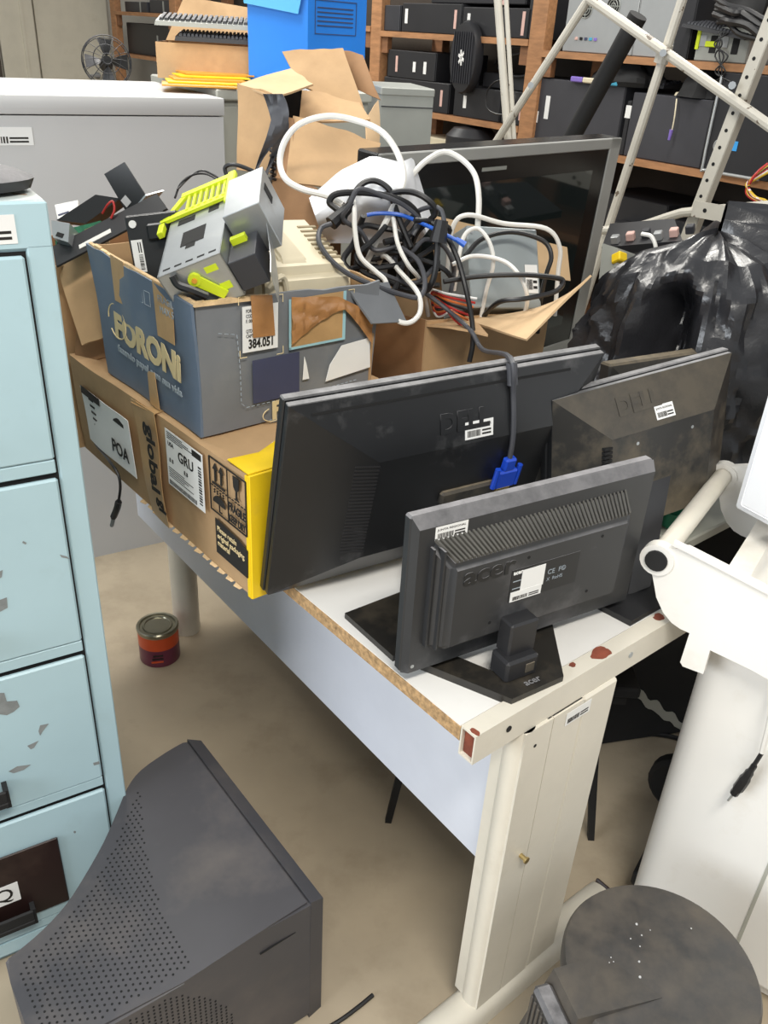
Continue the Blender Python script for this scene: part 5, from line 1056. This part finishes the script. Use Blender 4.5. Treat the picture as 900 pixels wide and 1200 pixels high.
MB().tube([(-.004, wq-.004, hq_-.01), (-.004, wq-.006, .03), (-.004, wq-.03, .006), (-.004, .03, .004)], .006, 8).build('silver_rim', 'silver', R)
MB().lathe([(.026, 0), (.026, .004), (.022, .005), (.022, .003)], 24, M.Translation((-.001, wq-.06, .10)) @ M.Rotation(-math.pi/2, 4, 'Y')).build('badge_ring', 'silver', R)
text('DELL', .014, 'silver', R, (-.004, wq-.040, .095), (0, -1, 0), (0, 0, 1)); MB().bx(-.002, 0, wq-.14, wq-.115, .09, .125).build('blue_badge', 'intel', R)
tops = SP(790, 113, .02)[1]; topl = SP(680, 97, .02)[1]
def shmx(u, v, dx, z, a=0): y = SP(u, v, dx)[0]; return SMX @ M.Translation((dx, y, z)) @ M.Rotation(a, 4, 'Z')
keyboard('beige keyboard on the middle charcoal tower of the lower right shelf', shmx(790, 112, .03, tops+.003, -math.pi/2+.15), 'beige', 'beige', .34)
keyboard('dark keyboard behind the beige one on the charcoal towers', shmx(690, 100, .09, topl+.006, -math.pi/2), 'pcblack', 'pcdark', .42)
keyboard('black keyboard leaning on the upper right shelf above the open chassis', SMX @ M.Translation((-.02, SP(800, 20, -.02)[0], SP(820, 32, -.02)[1])) @ M.Rotation(-math.pi/2, 4, 'Z') @ M.Rotation(.12, 4, 'Y'), 'pcblack', 'pcdark', .3)
shcable('beige keyboard cord with a purple plug hanging before the charcoal tower', [(793, 116, .0), (792, 125, -.01), (790, 140, -.015), (787, 155, -.015)], .003, 'beige')
p_ = [onpl(u, v, S0-SX*.015, SX) for u, v in ((787, 152), (784, 164))]; tag(MB().cyl(p_[0], p_[1], .008, .006, n=10).build('mouse_plug', 'purple'), 'purple round plug at the end of the hanging beige cord', 'plug')
for i, (u, v, m, lab) in enumerate(((678, 97, 'purple', 'purple connector lying on the left charcoal tower'), (720, 95, 'teal', 'blue connector lying on the charcoal towers'), (694, 86, 'beige', 'beige connector block on the left charcoal tower'))):
    y, z = SP(u, v, .02); zz_ = topl+.002; o_ = MB(SMX @ M.Translation((.01, y, zz_))).bx(-.012, .012, -.035, .035, 0, .022, .004).build('connector', m); tag(o_, lab, 'connector')
def heap(name, label, pts, m='darkcloth'):
    P = [onpl(u, v, S0+SX*dx, SX) for u, v, dx in pts]; c = sum(P, V())/len(P)
    return c
for i, (u0, u1, v, h, lab, zz_) in enumerate(((690, 770, 92, .05, 'dark cloth bundle lying on the charcoal towers', topl), (835, 905, 30, .10, 'heap of black cables spilling off the upper right shelf', zR1+.16), (800, 850, 96, .05, 'low black cable bundle behind the beige keyboard', tops))):
    ya, yb = SP(u0, v, .08)[0], SP(u1, v, .08)[0]; mxh = SMX @ M.Translation((.12, (ya+yb)/2, zz_+.003))
    def hf(u, w, L_=abs(ya-yb)/2, h=h, s_=i): a = u*6.283; r = math.sin(w*math.pi/2); k = 1+.3*noise.noise(V((math.cos(a)*2, math.sin(a)*2, w*3+s_*5))); return V((.12*r*k*math.sin(a), L_*r*k*math.cos(a), h*math.cos(w*math.pi/2)*2*k))
    o_ = MB(mxh).grid(hf, 28, 10).build('cable_bundle', 'darkcloth'); tag(o_, lab, 'bundle')
for k in range(7): shcable(['topmost', 'second', 'third', 'fourth', 'fifth', 'sixth', 'lowest'][k]+' black cord of the bunch hanging at the upper right shelf', [(836+(k*7) % 9, -4+k*5, -.03), (852+(k*11) % 13, 6+k*3+(k*5) % 7, -.06-.01*(k % 3)), (876-(k*9) % 15, 12+k*5-(k*3) % 8, -.06-.012*(k % 2)), (900, 24+k*3+(k*7) % 9, -.05), (925, 22+k*5, -.02)], .010+.002*(k % 3))
for k in range(4): shcable(['leftmost', 'second', 'third', 'rightmost'][k]+' thin black cord falling from the open chassis', [(842+k*4, 38, -.02), (846-k*3, 52, -.03), (838+k*5, 66, -.03), (850-k*4, 84, -.03), (838+k*6, 96, -.02)], .003)
for k, m in enumerate(('redcable', 'yelcable', 'blackcable', 'redcable', 'whitecable', 'yelcable')): shcable(['first red', 'first yellow', 'black', 'second red', 'white', 'second yellow'][k]+' wire of the coloured bunch under the lower right shelf', [(900, 192+k*2, -.03), (890-k, 200+k*2, -.05), (880-k, 212+k, -.06), (875+k*2, 226+k, -.06), (888+k*2, 236, -.06), (908, 240+k*2, -.05)], .006, m)
for i, (u0, u1, v, lab) in enumerate(((700, 790, 205, 'dark flat case on the low right shelf behind the television'), (795, 905, 225, 'second dark flat case on the low right shelf beside the coloured wires'), (715, 850, 235, 'dark scrap case under the white rack tube'))):
    pc(lab, u0, u1, v, zR2-.40, dx=.10-.10*(i == 2), dep=.38 if i < 2 else .095, m='pcblack', name='flat_case', hgt=(.22, .17, .12)[i])
# far-left bay silhouettes
for i, (u0, u1, v, z, lab) in enumerate(((146, 172, 2, zL1+.03, 'dark box on the far shelf beside the cream door'), (175, 198, 0, zL1+.03, 'second dark box on the far shelf by the post'), (148, 200, 28, zL1-.30, 'dark patterned stack on the far lower shelf'))):
    pc(lab, u0, u1, v, z, dx=.08, m='pcdark' if i < 2 else 'pcblack', labs=[(.3, .5, .03, .08, 'pcgrey')], name='flat_case')

# ================================================================== WHITE METAL RACK FRAME IN FRONT OF THE SHELVING
ra_ = 1.72; RO = T(ra_, .6, 0); RF = thing('rack_frame', 'loose white chipped metal rack frame of tubes and a perforated upright', 'rack', rz(RO, TH)); RI = rz(RO, TH).inverted()
def RP(u, v, d=0): return RI @ onpl(u, v, T(ra_+d, 0, 0), E1)
def down(a, b):                                       # continue a member to the floor
    t = -b.z/(a.z-b.z) if abs(a.z-b.z) > 1e-6 else 0; return b+(a-b)*t
U1a, U1b = RP(908, 8), RP(810, 262); U1c = down(U1b, U1a) if 0 else U1b+(U1b-U1a)*(U1b.z/(U1a.z-U1b.z))
dirU = (U1b-U1a).normalized(); mxu = frame(U1a, dirU, V((-1, 0, 0))); Lu = (U1c-U1a).length
MB(mxu).bx(-.6, Lu, -.018, .018, -.002, .001).bx(-.6, Lu, .016, .019, -.03, .001).build('perforated_upright', 'whitetube', RF)
up_o = RF.children[-1]
for k in range(24): MB(mxu).cyl((.03+k*.045, -.002, .0008), (.03+k*.045, -.002, .0018), .005, n=10).build('punched_hole', 'darkhole', up_o)
def member(nm, a, b, r, m='whitetube', ext=False):
    if ext: b = b+(b-a)*(b.z/(a.z-b.z)) 
    return MB().tube([a, b], r, 10, smooth=False).build(nm, m, RF)
member('tube', RP(806, -20, .03), RP(694, 325, .03), .0142, ext=True)
member('tube', RP(690, -2, .0), RP(905, 150, -.03), .0142); member('tube', RP(693, -6, .02), RP(580, 168, .02), .0128, ext=True); member('tube', RP(582, -20, .06), RP(596, 172, .06), .014, ext=True)
member('tube', RP(592, -20, .075), RP(603, 172, .075), .008)
MB().tube([RP(706, 270, .0), RP(745, 266, -.01), RP(790, 252, -.01), RP(812, 248, -.01), RP(910, 240, -.02)], .013, 10).build('cross_tube', 'whitetube', RF)
mxf = frame(RP(812, 244, -.035), RP(908, 262, -.035)-RP(812, 244, -.035), V((-1, 0, 0))); fb = MB(mxf).bx(0, .5, -.022, .022, -.002, .002).build('flat_bar', 'whitetube', RF)
for k in range(3): MB(mxf).cyl((.04+k*.12, 0, .002), (.04+k*.12, 0, .003), .006, n=10).build('punched_hole', 'darkhole', fb)
for u, v in ((777, 62), (858, 100), (622, 100)): MB().cyl(RP(u, v, -.03), RP(u, v, -.045), .010, n=8).build('bolt', 'steel', RF)
member('coupling', RP(781, 52, .028), RP(774, 74, .028), .021)
tb = MB().tube([onpl(748, 18, T(1.9, 0, 0), E1), onpl(668, 165, T(1.9, 0, 0), E1), onpl(668, 165, T(1.9, 0, 0), E1)+(onpl(668, 165, T(1.9, 0, 0), E1)-onpl(748, 18, T(1.9, 0, 0), E1))*2.0], .03, 14, smooth=False).build('black_pipe', 'rubber'); tag(tb, 'thick dark foam-like pipe leaning between the white rack tubes', 'pipe')
# clutter between the television and the black bag
R, mb, Q = slab('printer_part', 'pale grey plastic machine part with yellow tab right of the television', 'part', [(700, 345, 2.12), (722, 335, 2.08), (728, 292, 2.12), (706, 285, 2.16)], .06, 'pcgrey'); mb.build('part_shell', 'pcgrey', R)
MB().bx(Q[1].x-.012, Q[1].x+.016, Q[2].y*.62, Q[2].y*.88, -.02, .006, .003).build('yellow_tab', 'yellow', R)
cable('white_cable', 'short white hooked cable right of the television', [(738, 330, 2.1), (752, 312, 2.06), (768, 296, 2.04), (764, 278, 2.04), (752, 274, 2.05)], .0045, 'whitecable')
R, mb, Q = slab('scrap_board', 'dark circuit scrap lying under the white cross tube', 'part', [(705, 290, 2.3), (800, 282, 2.25), (790, 256, 2.4), (715, 262, 2.45)], .02, 'pcblack'); mb.build('board', 'pcblack', R)
for k in range(6): MB().bx(.02+k*.035, .04+k*.035, .01+.012*(k % 3), .03+.012*(k % 3), 0, .02, .002).build('component', ('silver', 'pinklab', 'pcdark')[k % 3], R)
